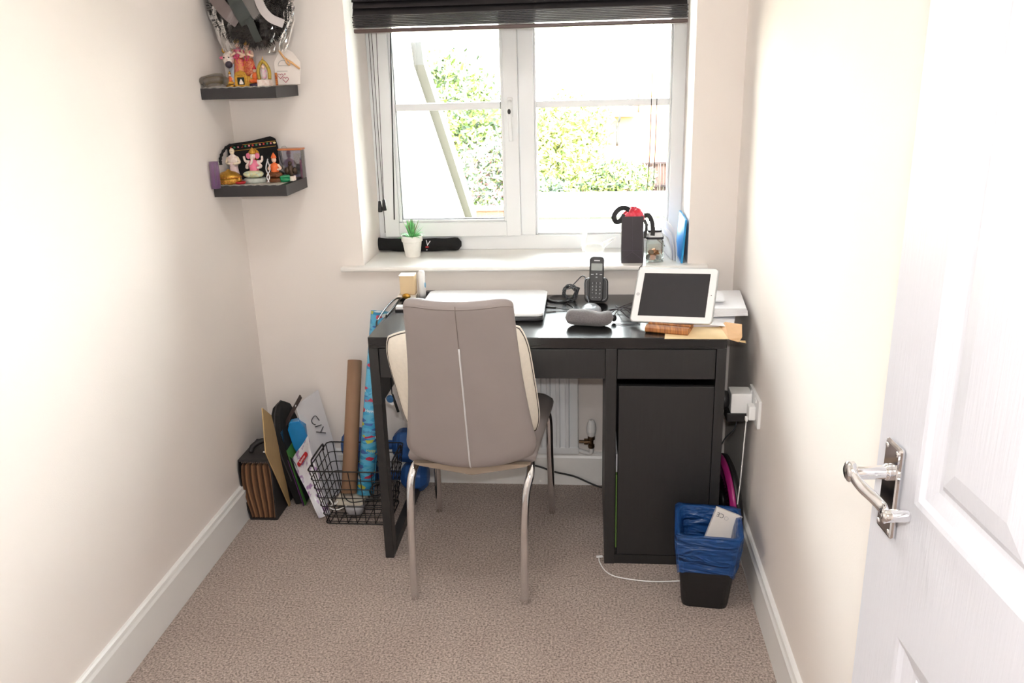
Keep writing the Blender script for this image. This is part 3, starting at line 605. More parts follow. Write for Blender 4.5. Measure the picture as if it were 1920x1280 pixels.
# things hanging under the desk
T1 = thing('hanging_tag', (0.033, 0.1, 0.46), 'blue and white tag and black cable end hanging beneath the desk', 'tag')
MB().tube([(0.036, 0.10, 0.605), (0.036, 0.10, 0.53)], 0.002, 6).build('string', black, T1)
MB().ell((0.029, 0.10, 0.514), (0.013, 0.006, 0.013), 14).build('blue_disc', M('mid_blue', (60, 120, 180), 0.4, var=0.4, scale=120), T1, smooth=True)
mbx(MB().box(-0.014, 0.014, -0.001, 0.001, -0.012, 0.012), Matrix.Translation((0.031, 0.104, 0.508)) @ Matrix.Rotation(0.7, 4, 'Y')).build('card', paper, T1)
MB().tube([(0.038, 0.10, 0.53), (0.043, 0.10, 0.505), (0.052, 0.10, 0.470)], [0.0025, 0.0045, 0.0045], 8).build('cable_end', black, T1, smooth=True)

# ------------------------------------------------------------------ things on the window board
ZS = 0.845
PT = thing('potted_succulent', (0.004, 0.695, ZS), 'small artificial green succulent in a white tapered pot on the window board', 'plant')
MB().lathe([(0.027, 0), (0.0345, 0.052), (0.0345, 0.056), (0.0385, 0.057), (0.0400, 0.078), (0.0365, 0.078), (0.033, 0.062), (0.001, 0.060)], (0.004, 0.695, ZS), 32).build('pot', M('white_ceramic', (238, 236, 230), 0.4), PT, smooth=False, bevel=0.001)
MB().lathe([(0.033, 0), (0.034, 0.006), (0.001, 0.008)], (0.004, 0.695, ZS + 0.062), 24).build('soil', M('dark_soil', (70, 62, 50), 0.9, bump=0.5), PT)
gm = M('fresh_green_leaf', (128, 214, 132), 0.45, var=0.25, scale=60); gr = M('red_tipped_leaf', (150, 130, 110), 0.5, var=0.3, scale=90)
random.seed(5)
for i in range(58):
    a = random.uniform(0, 2 * math.pi); el = random.uniform(0.35, 1.45); ln = random.uniform(0.050, 0.074) * (0.8 + 0.25 * (el > 1))
    d = Vector((math.cos(a) * math.cos(el), math.sin(a) * math.cos(el), math.sin(el))); sd_ = d.cross(Vector((0, 0, 1))).normalized(); nn = sd_.cross(d)
    c0 = Vector((0.004, 0.695, ZS + 0.066)) + Vector((d.x, d.y, 0)) * 0.010; rings = []
    for k in range(6):
        t = k / 5; p = c0 + d * ln * t + Vector((0, 0, 1)) * (0.010 * t * (1 - t)) - Vector((0, 0, 0.012)) * t * t * (1 if el < 0.8 else 0); w_ = 0.0050 * (1 - t) ** 0.8 * (1 + 0.5 * t) + 0.0004
        rings.append([p + sd_ * w_, p + nn * 0.0014 * (1 - t), p - sd_ * w_, p - nn * 0.0018 * (1 - t) - nn * 0.0002])
    MB().loft(rings).build('leaf', gr if el > 1.15 and i % 2 else gm, PT, smooth=True)
# black fabric roll
RL = thing('neoprene_roll', (0, 0.78, ZS), 'black soft fabric support with white and red print lying behind the plant pot', 'fabric support')
m = MB(); rings = []
for i in range(29):
    t = i / 28; x = -0.168 + 0.342 * t; e = (1 - abs(2 * t - 1) ** 14) ** 0.5; 
    pz = 0.5 - 0.5 * math.cos(2 * math.pi * t)   # 0 at ends, 1 in the middle
    hh = (0.0275 - 0.005 * math.sin(math.pi * t) ** 4 - 0.004 * math.sin(3 * math.pi * t) ** 2 + (0.009 * math.exp(-((t - 0.54) / 0.10) ** 2))) * (0.35 + 0.65 * e)
    cz = ZS + 0.034 - 0.010 * math.sin(math.pi * t) ** 0.7 if t < 0.5 else ZS + 0.024 + 0.004 * (2 * t - 1)
    hh = min(hh, cz - ZS - 0.0003) if t > 0.45 else min(hh, cz - ZS + 0.0)
    ring = [(x, 0.780 + 0.018 * (0.4 + 0.6 * e) * math.cos(2 * math.pi * k / 16), cz + hh * math.sin(2 * math.pi * k / 16)) for k in range(16)]
    rings.append(ring)
m.loft(rings).build('fabric_body', blackfab, RL, smooth=True)
pm = frame((0.048, 0.7615, ZS + 0.028), (1, 0, 0), (0, 0.1, 1))
text('white_lettering', 'V', 0.030, paper, RL, pm @ Matrix.Translation((0.001, 0.006, 0.001)) @ Matrix.Rotation(-0.2, 4, 'Z'))
mbx(MB().box(-0.008, 0.004, -0.010, -0.005, 0.0, 0.0008), pm).build('red_label', red, RL)
mbx(MB().box(-0.006, -0.001, -0.0195, -0.017, 0.0, 0.0008), pm).build('white_label', paper, RL)
# glass swan
SW = thing('glass_swan', (0.675, 0.70, ZS), 'clear glass swan ornament left of the gift bag', 'ornament')
gls = M('frosted_white_glass', (246, 246, 242), 0.2, var=0.02, alpha=0.45, coat=0.5)
MB().ell((0.672, 0.70, ZS + 0.022), (0.040, 0.022, 0.022), 18).build('body', gls, SW, smooth=True)
MB().tube(spline([(0.642, 0.70, ZS + 0.018), (0.634, 0.70, ZS + 0.045), (0.640, 0.70, ZS + 0.070), (0.634, 0.70, ZS + 0.085), (0.622, 0.70, ZS + 0.082), (0.613, 0.70, ZS + 0.078)], 6), [0.013] * 4 + [0.010] * 7 + [0.009] * 6 + [0.008] * 6 + [0.005] * 4 + [0.003] * 3 + [0.001], 14).build('neck', gls, SW, smooth=True)
MB().loft([[(0.695, 0.70 + 0.012 * c, ZS + 0.028 + 0.012 * s) for c, s in [(math.cos(k * 0.785), math.sin(k * 0.785)) for k in range(8)]], [(0.725, 0.70 + 0.010 * c, ZS + 0.046 + 0.010 * s) for c, s in [(math.cos(k * 0.785), math.sin(k * 0.785)) for k in range(8)]], [(0.752, 0.70 + 0.001 * c, ZS + 0.064 + 0.001 * s) for c, s in [(math.cos(k * 0.785), math.sin(k * 0.785)) for k in range(8)]]]).build('tail', gls, SW, smooth=True)
# gift bag
GB = thing('gift_bag', (0.803, 0.585, ZS), 'small black gift bag with red tissue and black ribbon handles', 'gift bag')
bagm = M('black_card', (62, 56, 62), 0.5, var=0.06, scale=20)
x0, x1, y0, y1, zt = 0.766, 0.840, 0.553, 0.612, ZS + 0.162
m = MB()
def bagwall(pts, t): m.add(pts + [tuple(Vector(p) + Vector(t)) for p in pts], [(0, 1, 2, 3), (7, 6, 5, 4), (0, 4, 5, 1), (1, 5, 6, 2), (2, 6, 7, 3), (3, 7, 4, 0)])
bagwall([(x0, y0, ZS), (x1, y0, ZS), (x1, y0, zt), (x0, y0, zt)], (0, 0.0012, 0)); bagwall([(x0, y1, ZS), (x1, y1, ZS), (x1, y1, zt), (x0, y1, zt)], (0, -0.0012, 0))
m.build('panel', bagm, GB)
m = MB()
for xx, dx in ((x0, 0.006), (x1, -0.006)):
    ym = (y0 + y1) / 2
    m.add([(xx, y0, ZS), (xx + dx * 0.2, ym, ZS), (xx + dx * 2, ym, zt), (xx, y0, zt)], [(0, 1, 2, 3)]); m.add([(xx + dx * 0.2, ym, ZS), (xx, y1, ZS), (xx, y1, zt), (xx + dx * 2, ym, zt)], [(0, 1, 2, 3)])
m.box(x0, x1, y0, y1, ZS, ZS + 0.001); m.build('gusset', bagm, GB)
m = MB()
for p, q in (((0.803, ZS + 0.04), (x0 + 0.001, ZS + 0.012)), ((0.803, ZS + 0.04), (x1 - 0.001, ZS + 0.012)), ((0.803, ZS + 0.04), (0.803, zt - 0.002)), ((x0 + 0.001, ZS + 0.045), (x1 - 0.001, ZS + 0.045))):
    m.tube([(p[0], y0 - 0.0002, p[1]), (q[0], y0 - 0.0002, q[1])], 0.0006, 5)
m.build('crease', M('black_card_crease', (84, 78, 86), 0.5), GB)
random.seed(9)
rt = M('red_tissue', (228, 34, 60), 0.6, var=0.12, scale=60, rgb2=(235, 90, 110))
for k in range(4):
    cx, cy_ = 0.803 + (-0.008, 0.014, 0.004, -0.016)[k], 0.575 + (0.0, 0.012, 0.02, 0.006)[k]
    R0_ = (0.026, 0.024, 0.020, 0.018)[k]; hz_ = (0.020, 0.026, 0.030, 0.012)[k]; ph = random.uniform(0, 6)
    MB().grid(lambda u, v: (cx + R0_ * math.cos(2 * math.pi * u) * (0.15 + 0.9 * math.sin(v * 1.7)) + 0.003 * math.sin(7 * u * 6.28 + ph), min(max(cy_ + R0_ * 0.9 * math.sin(2 * math.pi * u) * (0.15 + 0.9 * math.sin(v * 1.7)), y0 + 0.003), y1 - 0.003), zt - 0.02 + (hz_ + 0.014) * math.cos(v * 1.5) + 0.004 * math.sin(5 * u * 6.28 + ph * 2)), 36, 8).build('tissue_paper', rt, GB, smooth=True)
def ribbon(pts, w_=0.0055, nm='ribbon_handle'):
    """flat satin band facing the room, following pts"""
    P_ = spline(pts, 6); m = MB(); rings = []
    for i, q in enumerate(P_):
        t = (P_[min(i + 1, len(P_) - 1)] - P_[max(i - 1, 0)]); t.y = 0; t.normalize(); s = Vector((-t.z, 0, t.x)); y = Vector((0, 0.0004, 0))
        rings.append([q - s * w_ - y, q + s * w_ - y, q + s * w_ + y, q - s * w_ + y])
    return m.loft(rings).build(nm, M('black_satin', (22, 22, 26), 0.35), GB)
ribbon([(0.792, 0.560, zt + 0.022), (0.772, 0.556, zt + 0.030), (0.752, 0.554, zt + 0.022), (0.739, 0.553, zt + 0.0), (0.748, 0.553, zt - 0.018), (0.764, 0.556, zt - 0.012), (0.775, 0.560, zt + 0.006)], 0.0085)
ribbon([(0.842, 0.556, zt + 0.002), (0.856, 0.554, zt + 0.004), (0.868, 0.553, zt - 0.018), (0.872, 0.552, zt - 0.045), (0.871, 0.551, zt - 0.066)], 0.0075)
ribbon([(0.842, 0.556, zt - 0.012), (0.850, 0.554, zt - 0.030), (0.848, 0.553, zt - 0.055), (0.845, 0.552, zt - 0.075)], 0.005)
# coin jar
J = thing('coin_jar', (0.883, 0.585, ZS), 'square glass jar of coins with a black rimmed lid beside the gift bag', 'jar')
jg = clear_film('jar_glass', (247, 251, 249), 0.06, 0.04)
m = MB(); jx, jy = 0.881, 0.592
def sq(a, z, r=0.006): return [(x, y, z) for x, y in rrect(jx - a, jx + a, jy - a, jy + a, r, 3)]
m.loft([sq(0.029, ZS + 0.0005), sq(0.031, ZS + 0.003), sq(0.031, ZS + 0.068), sq(0.027, ZS + 0.076, 0.01), sq(0.0265, ZS + 0.080, 0.012)], cap=False)
m.loft([sq(0.0265, ZS + 0.080, 0.012), sq(0.024, ZS + 0.079, 0.01), sq(0.028, ZS + 0.067), sq(0.028, ZS + 0.005), sq(0.02, ZS + 0.004)], cap=True)
m.build('glass_body', jg, J, smooth=False)
jb = M('jar_rubber_seal', (28, 28, 36), 0.5)
MB().loft([sq(0.030, ZS + 0.0805, 0.012), sq(0.030, ZS + 0.0875, 0.012)]).build('seal', jb, J)
MB().loft([sq(0.0275, ZS + 0.0875, 0.012), sq(0.026, ZS + 0.100, 0.012), sq(0.022, ZS + 0.104, 0.01)]).build('lid', M('milky_glass', (236, 238, 240), 0.2), J)
MB().loft([sq(0.024, ZS + 0.104, 0.01), sq(0.024, ZS + 0.111, 0.01)]).build('lid_rim', jb, J)
cop = M('copper_coin', (176, 116, 84), 0.35, metal=0.8); sil = M('silver_coin', (196, 192, 186), 0.3, metal=0.9)
random.seed(21)
coin = {}
# coin meshes are stored relative to the jar, so shift them back to their own centre
def coin_obj(mat, mw):
    key = mat.name
    if key not in coin:
        mm = MB().lathe([(0.0095, 0), (0.0102, 0.0003), (0.0102, 0.0016), (0.0095, 0.0019)], (0, 0, 0), 20)
        me = bpy.data.meshes.new('coin'); me.from_pydata(mm.v, [], mm.f); me.materials.append(mat); coin[key] = me
    c = bpy.data.objects.new('coin', coin[key]); COL.objects.link(c); c.parent = J; c.matrix_local = Matrix.Translation(-J.location) @ mw; return c
for i in range(6): coin_obj(sil, Matrix.Translation((jx + 0.015, jy - 0.014, ZS + 0.006 + 0.0024 * i + 0.001 * 3)))
for i in range(26):
    tl_a = random.uniform(-0.7, 0.7)
    coin_obj(cop if i % 3 else sil, Matrix.Translation((jx + random.uniform(-0.016, 0.012), jy + random.uniform(-0.010, 0.016), ZS + 0.011 + 0.0009 * i)) @ Matrix.Rotation(tl_a, 4, 'X') @ Matrix.Rotation(random.uniform(-0.6, 0.6), 4, 'Y'))
coin_obj(cop, Matrix.Translation((jx - 0.006, jy - 0.024, ZS + 0.017)) @ Matrix.Rotation(math.radians(84), 4, 'X'))
coin_obj(sil, Matrix.Translation((jx - 0.022, jy - 0.016, ZS + 0.016)) @ Matrix.Rotation(math.radians(80), 4, 'X') @ Matrix.Rotation(0.5, 4, 'Y'))
# folder and papers leaning in the corner of the window recess
bf = M('sky_blue_card', (30, 150, 215), 0.4, var=0.1, scale=20)
tag(mbx(MB().box(-0.0035, 0.0035, -0.10, 0.10, 0, 0.150), Matrix.Translation((0.972, 0.642, ZS + 0.001)) @ Matrix.Rotation(0.065, 4, 'Y') @ Matrix.Rotation(0.0, 4, 'Z')).build('blue_folder', bf, bevel=0.0008), 'bright blue folder standing on edge at the right end of the window board', 'folder')
LP = thing('loose_letters', (0.94, 0.66, ZS), 'curling white letters leaning against the blue folder', 'papers')
for k in range(3):
    o_ = 0.006 * k
    MB().grid(lambda u, v: (0.960 - o_ - (0.012 + 0.050 * v * v + o_ * 0.6) * (0.35 + 0.9 * u) + 0.004 * v, 0.560 + 0.012 * k + 0.17 * u, ZS + 0.0015 + (0.160 - 0.026 * k) * v * (0.62 + 0.38 * u) ** 0.6), 10, 12, (0.0008, 0, 0)).build('sheet', M('pale_blue_white_paper', (240, 242, 250), 0.8), LP, smooth=True)
tag(mbx(MB().box(-0.045, 0.035, -0.03, 0.03, 0, 0.0016), Matrix.Translation((0.915, 0.725, ZS + 0.038)) @ Matrix.Rotation(0.7, 4, 'Y')).build('black_card_sheet', black), 'black card tucked behind the coin jar', 'card')

# ------------------------------------------------------------------ floor things left of the desk
# concertina file
AF = thing('concertina_file', (-0.50, 0.32, 0), 'black concertina file with brown pleated pockets and a handle, against the left wall', 'file')
fx0, fx1, fy0, fy1, fh = -0.545, -0.443, 0.222, 0.40, 0.232
m = MB(); sec = [(fx0 - 0.014, 0.13), (fx0 - 0.016, 0.19), (fx0 - 0.012, fh), (fx1 - 0.004, fh + 0.003), (fx1 + 0.004, 0.19), (fx1 + 0.002, 0.0), (fx0 + 0.006, 0.0), (fx0 - 0.006, 0.06)]
inn = [(fx0 - 0.010, 0.13), (fx0 - 0.012, 0.19), (fx0 - 0.009, fh - 0.006), (fx1 - 0.008, fh - 0.004), (fx1 - 0.001, 0.19), (fx1 - 0.004, 0.006), (fx0 + 0.010, 0.006), (fx0 - 0.001, 0.06)]
n = len(sec); vs = [(x, y, z) for y in (fy0, fy1) for (x, z) in sec] + [(x, y, z) for y in (fy0, fy1) for (x, z) in inn]
fs = [(i, (i + 1) % n, n + (i + 1) % n, n + i) for i in range(n)] + [(2 * n + i, 3 * n + i, 3 * n + (i + 1) % n, 2 * n + (i + 1) % n) for i in range(n)]
fs += [(i, 2 * n + i, 2 * n + (i + 1) % n, (i + 1) % n) for i in range(n)] + [(n + i, n + (i + 1) % n, 3 * n + (i + 1) % n, 3 * n + i) for i in range(n)]
m.add(vs, fs); m.build('cover', M('black_leathercloth', (42, 40, 42), 0.5, bump=0.2, bscale=500), AF)
plm = M('brown_card_pleat', (150, 112, 84), 0.75, var=0.15, scale=40)
NP = 15; pl0 = None
for i in range(NP):
    t0 = i / NP; t1 = (i + 0.76) / NP
    def P_(t, z):
        lx = {0: fx0 + 0.012, 1: fx0 - 0.010, 2: fx0 - 0.008}; bulge = -0.020 * math.sin(math.pi * min(z / 0.26, 1) ** 1.2)
        xl_ = fx0 + 0.012 + bulge - 0.004 * z / fh; xr_ = fx1 - 0.006 + 0.006 * math.sin(math.pi * z / fh) ** 0.8
        return xl_ + (xr_ - xl_) * t
    m = MB(); rings = []
    for k in range(9):
        z = 0.008 + (fh - 0.030) * k / 8
        rings.append([(P_(t0, z), fy0 + 0.012, z), (P_((t0 + t1) / 2, z), fy0 + 0.001, z), (P_(t1, z), fy0 + 0.012, z), (P_(t1, z), fy1 - 0.01, z), (P_(t0, z), fy1 - 0.01, z)])
    m.loft(rings).build('pleat', (plm, M('shaded_card_pleat', (96, 70, 52), 0.75), M('lit_card_pleat', (186, 142, 106), 0.75))[i % 3], AF)  # lit and shaded card tones alternate to paint the shade between pleats
m = MB()
for i in range(NP): m.box(P_((i + 0.2) / NP, 0.22), P_((i + 0.7) / NP, 0.22), fy0 + 0.002, fy0 + 0.02, fh - 0.012, fh - 0.007)
m.build('pleat_tops', M('grey_binding', (110, 98, 96), 0.7), AF)['kind'] = 'stuff'
MB().tube(spline([(-0.535, 0.285, fh + 0.002), (-0.528, 0.295, fh + 0.020), (-0.50, 0.31, fh + 0.034), (-0.47, 0.322, fh + 0.030), (-0.455, 0.33, fh + 0.004)], 6), 0.0095, 10).build('handle', M('black_leathercloth', (42, 40, 42), 0.5), AF, smooth=True)
MB().ell((-0.480, 0.278, fh + 0.005), (0.008, 0.006, 0.005), 10).build('clasp', chrome, AF, smooth=True)
# stiff manila card envelope
c1 = M('manila_board', (190, 160, 112), 0.75, var=0.06)
mw = Matrix.Translation((-0.424, 0.25, 0)) @ Matrix.Rotation(math.radians(6), 4, 'Z') @ Matrix.Translation((0, -0.25, 0)) @ Matrix.Rotation(math.radians(-3.2), 4, 'Y')
ME = mbx(MB().prism([(0.222, 0.430), (0.172, 0.288), (0.318, 0.003), (0.334, 0.003), (0.312, 0.30), (0.300, 0.37)], -0.002, 0.002, 'x'), mw)
tag(ME.build('manila_board', c1), 'tan card backed envelope tilted between the concertina file and the black bag', 'envelope')
# black laptop sleeve
BG = thing('black_sleeve_bag', (-0.395, 0.42, 0), 'black rounded fabric sleeve bag standing behind the blue box', 'bag')
m = MB(); rings = []; prof = [(0.335, 0.0), (0.325, 0.10), (0.315, 0.20), (0.322, 0.265), (0.345, 0.305), (0.38, 0.338), (0.43, 0.358), (0.48, 0.356), (0.515, 0.335), (0.53, 0.28), (0.53, 0.0)]
for dx, s_ in ((-0.023, 0.93), (-0.018, 0.985), (0.0, 1.0), (0.018, 0.985), (0.023, 0.93)):
    rings.append([(dx, 0.43 + (a - 0.43) * s_, b * s_) for a, b in prof])
mw = Matrix.Translation((-0.392, 0.33, 0.004)) @ Matrix.Rotation(math.radians(4), 4, 'Z') @ Matrix.Translation((0, -0.33, 0)) @ Matrix.Rotation(math.radians(-12.5), 4, 'Y')
mbx(m.loft(rings), mw).build('fabric_body', blackfab, BG, smooth=False, bevel=0.008)
MB().tube([tuple(mw @ Vector((0.0, 0.43 + (a - 0.43) * 1.004, b * 1.004 + 0.0005))) for a, b in prof[1:-1]], 0.0022, 6).build('zip', M('zip_tape', (60, 58, 60), 0.5), BG)
sa_, sb_ = Vector((-0.442, 0.395, 0.290)), Vector((-0.378, 0.415, 0.396)); sm2 = frame((sa_ + sb_) / 2, sb_ - sa_, (0, 1, 0.1))
mbx(MB().box(-0.062, 0.062, -0.012, 0.012, -0.002, 0.002), sm2 @ Matrix.Rotation(0.5, 4, 'X')).build('strap', M('dark_brown_webbing', (62, 50, 48), 0.7), BG, bevel=0.0008)
# blue box in a plastic wallet
bxm = frame((-0.350, 0.398, 0.004), (1, 0.10, 0.17), (-0.10, 1, 0.0))
m = MB(); m.loft([[(x, y, z) for x, y in ((-w_, -0.018), (w_, -0.018), (w_, 0.018), (-w_, 0.018))] for w_, z in ((0.016, 0.0), (0.018, 0.17), (0.029, 0.215), (0.031, 0.285), (0.018, 0.312))])
tag(mbx(m, bxm).build('blue_plastic_box', M('bright_blue_plastic', (28, 138, 205), 0.25, var=0.1, coat=0.4), bevel=0.003), 'bright blue plastic box between the black sleeve bag and the white card', 'box')
GP = thing('clear_document_wallet', (-0.385, 0.38, 0.0), 'clear plastic wallet with green and purple edges beside the blue box', 'wallet')
wal = clear_film('clear_polypropylene', (240, 245, 242), 0.06, 0.15)
wm = frame((-0.377, 0.355, 0.003), (0.98, 0.05, 0.20), (-0.05, 1, 0.0))
mbx(MB().box(0.0, 0.001, -0.030, 0.09, 0.002, 0.295), wm).build('film', wal, GP)
mbx(MB().box(0.0025, 0.004, -0.035, 0.08, 0.002, 0.225), wm).build('green_sheet', M('green_sheet', (80, 140, 60), 0.5), GP)
mbx(MB().box(-0.0035, -0.002, -0.037, 0.07, 0.002, 0.19), wm).build('purple_sheet', M('purple_sheet', (110, 60, 120), 0.5), GP)
# white board with handwriting
WB = thing('white_board', (-0.26, 0.42, 0.0), 'large white card leaning to the left with black handwriting', 'card')
pc = [Vector(un) for un in ((-0.393, 0.455, 0.383), (-0.362, 0.50, 0.392), (-0.165, 0.36, 0.004), (-0.205, 0.29, 0.004))]
wbm = M('white_card', (226, 226, 230), 0.7, var=0.02)
A, Bq, Cq, Dq = Vector((-0.396, 0.40, 0.366)), Vector((-0.352, 0.528, 0.376)), Vector((-0.256, 0.463, 0.014)), Vector((-0.300, 0.335, 0.004))
nn = ((Bq - A).cross(Dq - A)).normalized() * 0.003
MB().add([A, Bq, Cq, Dq, A + nn, Bq + nn, Cq + nn, Dq + nn], [(0, 1, 2, 3), (7, 6, 5, 4), (0, 4, 5, 1), (1, 5, 6, 2), (2, 6, 7, 3), (3, 7, 4, 0)]).build('card_sheet', wbm, WB)
ud_ = (Cq - Bq).normalized(); rd_ = (Bq - A); rd_ = (rd_ - ud_ * rd_.dot(ud_)).normalized()
nf = nn.normalized(); nf = nf if nf.dot(Vector((0.7, -0.6, 0.3))) > 0 else -nf
O_ = A + ud_ * 0.080 + rd_ * 0.074 + nf * 0.0045
def pw(a, b): return O_ + ud_ * a + rd_ * b
inkm = M('marker_ink', (58, 58, 66), 0.6)
MB().tube(spline([pw(0.0064, 0.0147), pw(-0.0161, 0.0014), pw(-0.0068, -0.023), pw(0.0066, -0.0222), pw(0.0147, -0.0106)], 5), 0.0016, 5).build('handwriting', inkm, WB)
MB().tube([pw(0.022, -0.015), pw(0.0246, 0.0182)], 0.0018, 5).build('handwriting', inkm, WB)
MB().tube([pw(0.034, 0.0256), pw(0.0487, 0.0034)], 0.0018, 5).build('handwriting', inkm, WB)
MB().tube([pw(0.0407, -0.017), pw(0.0592, 0.0281)], 0.0018, 5).build('handwriting', inkm, WB)
# magazine in plastic
MG = thing('magazine', (-0.31, 0.30, 0.0), 'white and lilac magazine in clear wrapping with a red logo, leaning by the basket', 'magazine')
A, Bq, Cq, Dq = Vector((-0.410, 0.345, 0.180)), Vector((-0.340, 0.335, 0.275)), Vector((-0.268, 0.262, 0.003)), Vector((-0.296, 0.235, 0.003))
nn = ((Bq - A).cross(Dq - A)).normalized(); nn = nn if nn.y < 0 else -nn
def mg(a, b, o=0): return A.lerp(Bq, a).lerp(Dq.lerp(Cq, a), b) + nn * o
mgm = bpy.data.materials.new('magazine_cover'); mgm.use_nodes = True; _t = mgm.node_tree; _b = _t.nodes['Principled BSDF']
_n = _t.nodes.new('ShaderNodeTexNoise'); _n.inputs['Scale'].default_value = 7; _r = _t.nodes.new('ShaderNodeValToRGB'); _e = _r.color_ramp.elements
_e[0].position = 0.52; _e[0].color = lin((224, 224, 232)); _e[1].position = 0.60; _e[1].color = lin((170, 140, 186)); _t.links.new(_n.outputs['Fac'], _r.inputs[0]); _t.links.new(_r.outputs[0], _b.inputs['Base Color']); _b.inputs['Roughness'].default_value = 0.2
MB().grid(lambda u, v: mg(u, v, 0.003 * math.sin(v * 5) + 0.002 * math.sin(u * 7 + v * 9)), 10, 16, tuple(-nn * 0.006)).build('cover', mgm, MG, smooth=False)
MB().add([mg(0.0, 0.0, 0.002), mg(-0.02, 0.12, 0.0), mg(0.06, 0.36, 0.003), mg(0.10, 0.10, 0.006)] + [p + -nn * 0.003 for p in (mg(0.0, 0.0, 0.002), mg(-0.02, 0.12, 0.0), mg(0.06, 0.36, 0.003), mg(0.10, 0.10, 0.006))], [(0, 1, 2, 3), (7, 6, 5, 4), (0, 4, 5, 1), (1, 5, 6, 2), (2, 6, 7, 3), (3, 7, 4, 0)]).build('folded_wrapper', clear_film('clear_wrapper', (235, 235, 240), 0.12, 0.15), MG)
lc = mg(0.52, 0.17, 0.008); lx = (mg(0.8, 0.03) - mg(0.2, 0.20)).normalized() if False else (Bq - A).normalized(); ly = (lx.cross(nn)).normalized(); ly = ly if ly.z > 0 else -ly
lm = frame(lc, lx, ly); 
mbx(MB().prism(rrect(-0.034, 0.034, -0.0085, 0.0085, 0.007), 0, 0.0012, 'z'), lm).build('logo_plate', M('logo_red', (190, 40, 52), 0.4), MG)
text('logo_lettering', 'Spinner', 0.013, paper, MG, lm @ Matrix.Translation((0, 0, 0.0016)))
# wire basket
WI = M('black_wire', (22, 20, 22), 0.4)
BK = thing('wire_basket', (-0.165, 0.33, 0), 'black wire basket holding paper rolls and cables, left of the desk', 'basket')
T0 = (-0.292, -0.010, 0.160, 0.398, 0.225); B0 = (-0.262, -0.036, 0.205, 0.380, 0.003)
def bl(t, a, b): return a + (b - a) * t
def rim(t):   # t 0 at the bottom, 1 at the rim
    x0, x1, y0, y1, z = [bl(t, B0[i], T0[i]) for i in range(5)]
    return x0, x1, y0, y1, z
for i in range(7):
    t = i / 6; x0, x1, y0, y1, z = rim(t); r = 0.0024 if i in (0, 6) else 0.0017
    MB().tube([(x, y, z) for x, y in rrect(x0, x1, y0, y1, 0.016, 4)], r, 6, closed=True).build('wire', WI, BK, smooth=True)
NXW = 7
for i in range(NXW):
    s_ = (i + 0.5) / NXW; pts = []
    a0, a1, c0, c1, z0 = rim(0); b0, b1, d0, d1, z1 = rim(1)
    pts = [(bl(s_, b0, b1), d0, z1), (bl(s_, a0, a1), c0 + 0.004, z0), (bl(s_, a0, a1), c1 - 0.004, z0), (bl(s_, b0, b1), d1, z1)]
    MB().tube(pts, 0.0018, 6).build('wire', WI, BK)
for i in range(6):
    s_ = (i + 0.5) / 6
    pts = [(b0, bl(s_, d0, d1), z1), (a0 + 0.004, bl(s_, c0, c1), z0), (a1 - 0.004, bl(s_, c0, c1), z0), (b1, bl(s_, d0, d1), z1)]
    MB().tube(pts, 0.0018, 6).build('wire', WI, BK)
for xx, sg in ((b0, -1), (b1, 1)):
    MB().tube(spline([(xx, 0.215, z1 - 0.01), (xx, 0.215, z1 + 0.012), (xx, 0.232, z1 + 0.016), (xx, 0.33, z1 + 0.016), (xx, 0.347, z1 + 0.012), (xx, 0.347, z1 - 0.01)], 4), 0.0030, 6).build('handle', WI, BK, smooth=True)
# paper rolls standing in the basket
def roll(name, a, b, r0, r1, mat, label, layers=2.2):
    t = thing(name, (a[0], a[1], a[2]), label, 'paper roll'); a = Vector(a); b = Vector(b); d = (b - a); L_ = d.length; mw = frame(a, d.orthogonal(), d.cross(d.orthogonal())); mw = Matrix.Translation(a) @ d.to_track_quat('Z', 'Y').to_matrix().to_4x4()
    vs = []; N = 64
    for i in range(N + 1):
        q = -2.4 + 2 * math.pi * layers * i / N; rr = (r0 + (0.0022 if i < 1 else 0.0014 if i < 3 else 0) - 0.0045 * i / N)
        vs.append((rr * math.cos(q), rr * math.sin(q)))
    th = 0.0007; m = MB(); V_ = [(x, y, 0) for x, y in vs] + [(x * r1 / r0, y * r1 / r0, L_) for x, y in vs]
    m.add(V_, [(i, i + 1, N + 1 + i + 1, N + 1 + i) for i in range(N)]); mbx(m, mw)
    o = m.build('sheet', mat, t, smooth=True); s = o.modifiers.new('sol', 'SOLIDIFY'); s.thickness = 0.0007
    return t, mw, L_
roll('brown_paper_roll', (-0.198, 0.300, 0.070), (-0.196, 0.508, 0.500), 0.0285, 0.0265, M('brown_wrapping_paper', (158, 124, 98), 0.7, var=0.08, scale=20), 'roll of plain brown wrapping paper standing in the wire basket')
gw = bpy.data.materials.new('blue_gift_wrap'); gw.use_nodes = True; _t = gw.node_tree; _b = _t.nodes['Principled BSDF']; _b.inputs['Roughness'].default_value = 0.22
_x = _t.nodes.new('ShaderNodeTexCoord'); _m = _t.nodes.new('ShaderNodeMapping'); _m.inputs['Scale'].default_value = (36, 36, 100); _t.links.new(_x.outputs['Object'], _m.inputs[0])
_v = _t.nodes.new('ShaderNodeTexVoronoi'); _v.inputs['Scale'].default_value = 1.0; _t.links.new(_m.outputs[0], _v.inputs['Vector'])
_s = _t.nodes.new('ShaderNodeSeparateColor'); _t.links.new(_v.outputs['Color'], _s.inputs[0]); _r = _t.nodes.new('ShaderNodeValToRGB'); _r.color_ramp.interpolation = 'CONSTANT'
_e = _r.color_ramp.elements; _e[0].position = 0; _e[0].color = lin((96, 186, 226)); _e[1].position = 0.45; _e[1].color = lin((70, 164, 212))
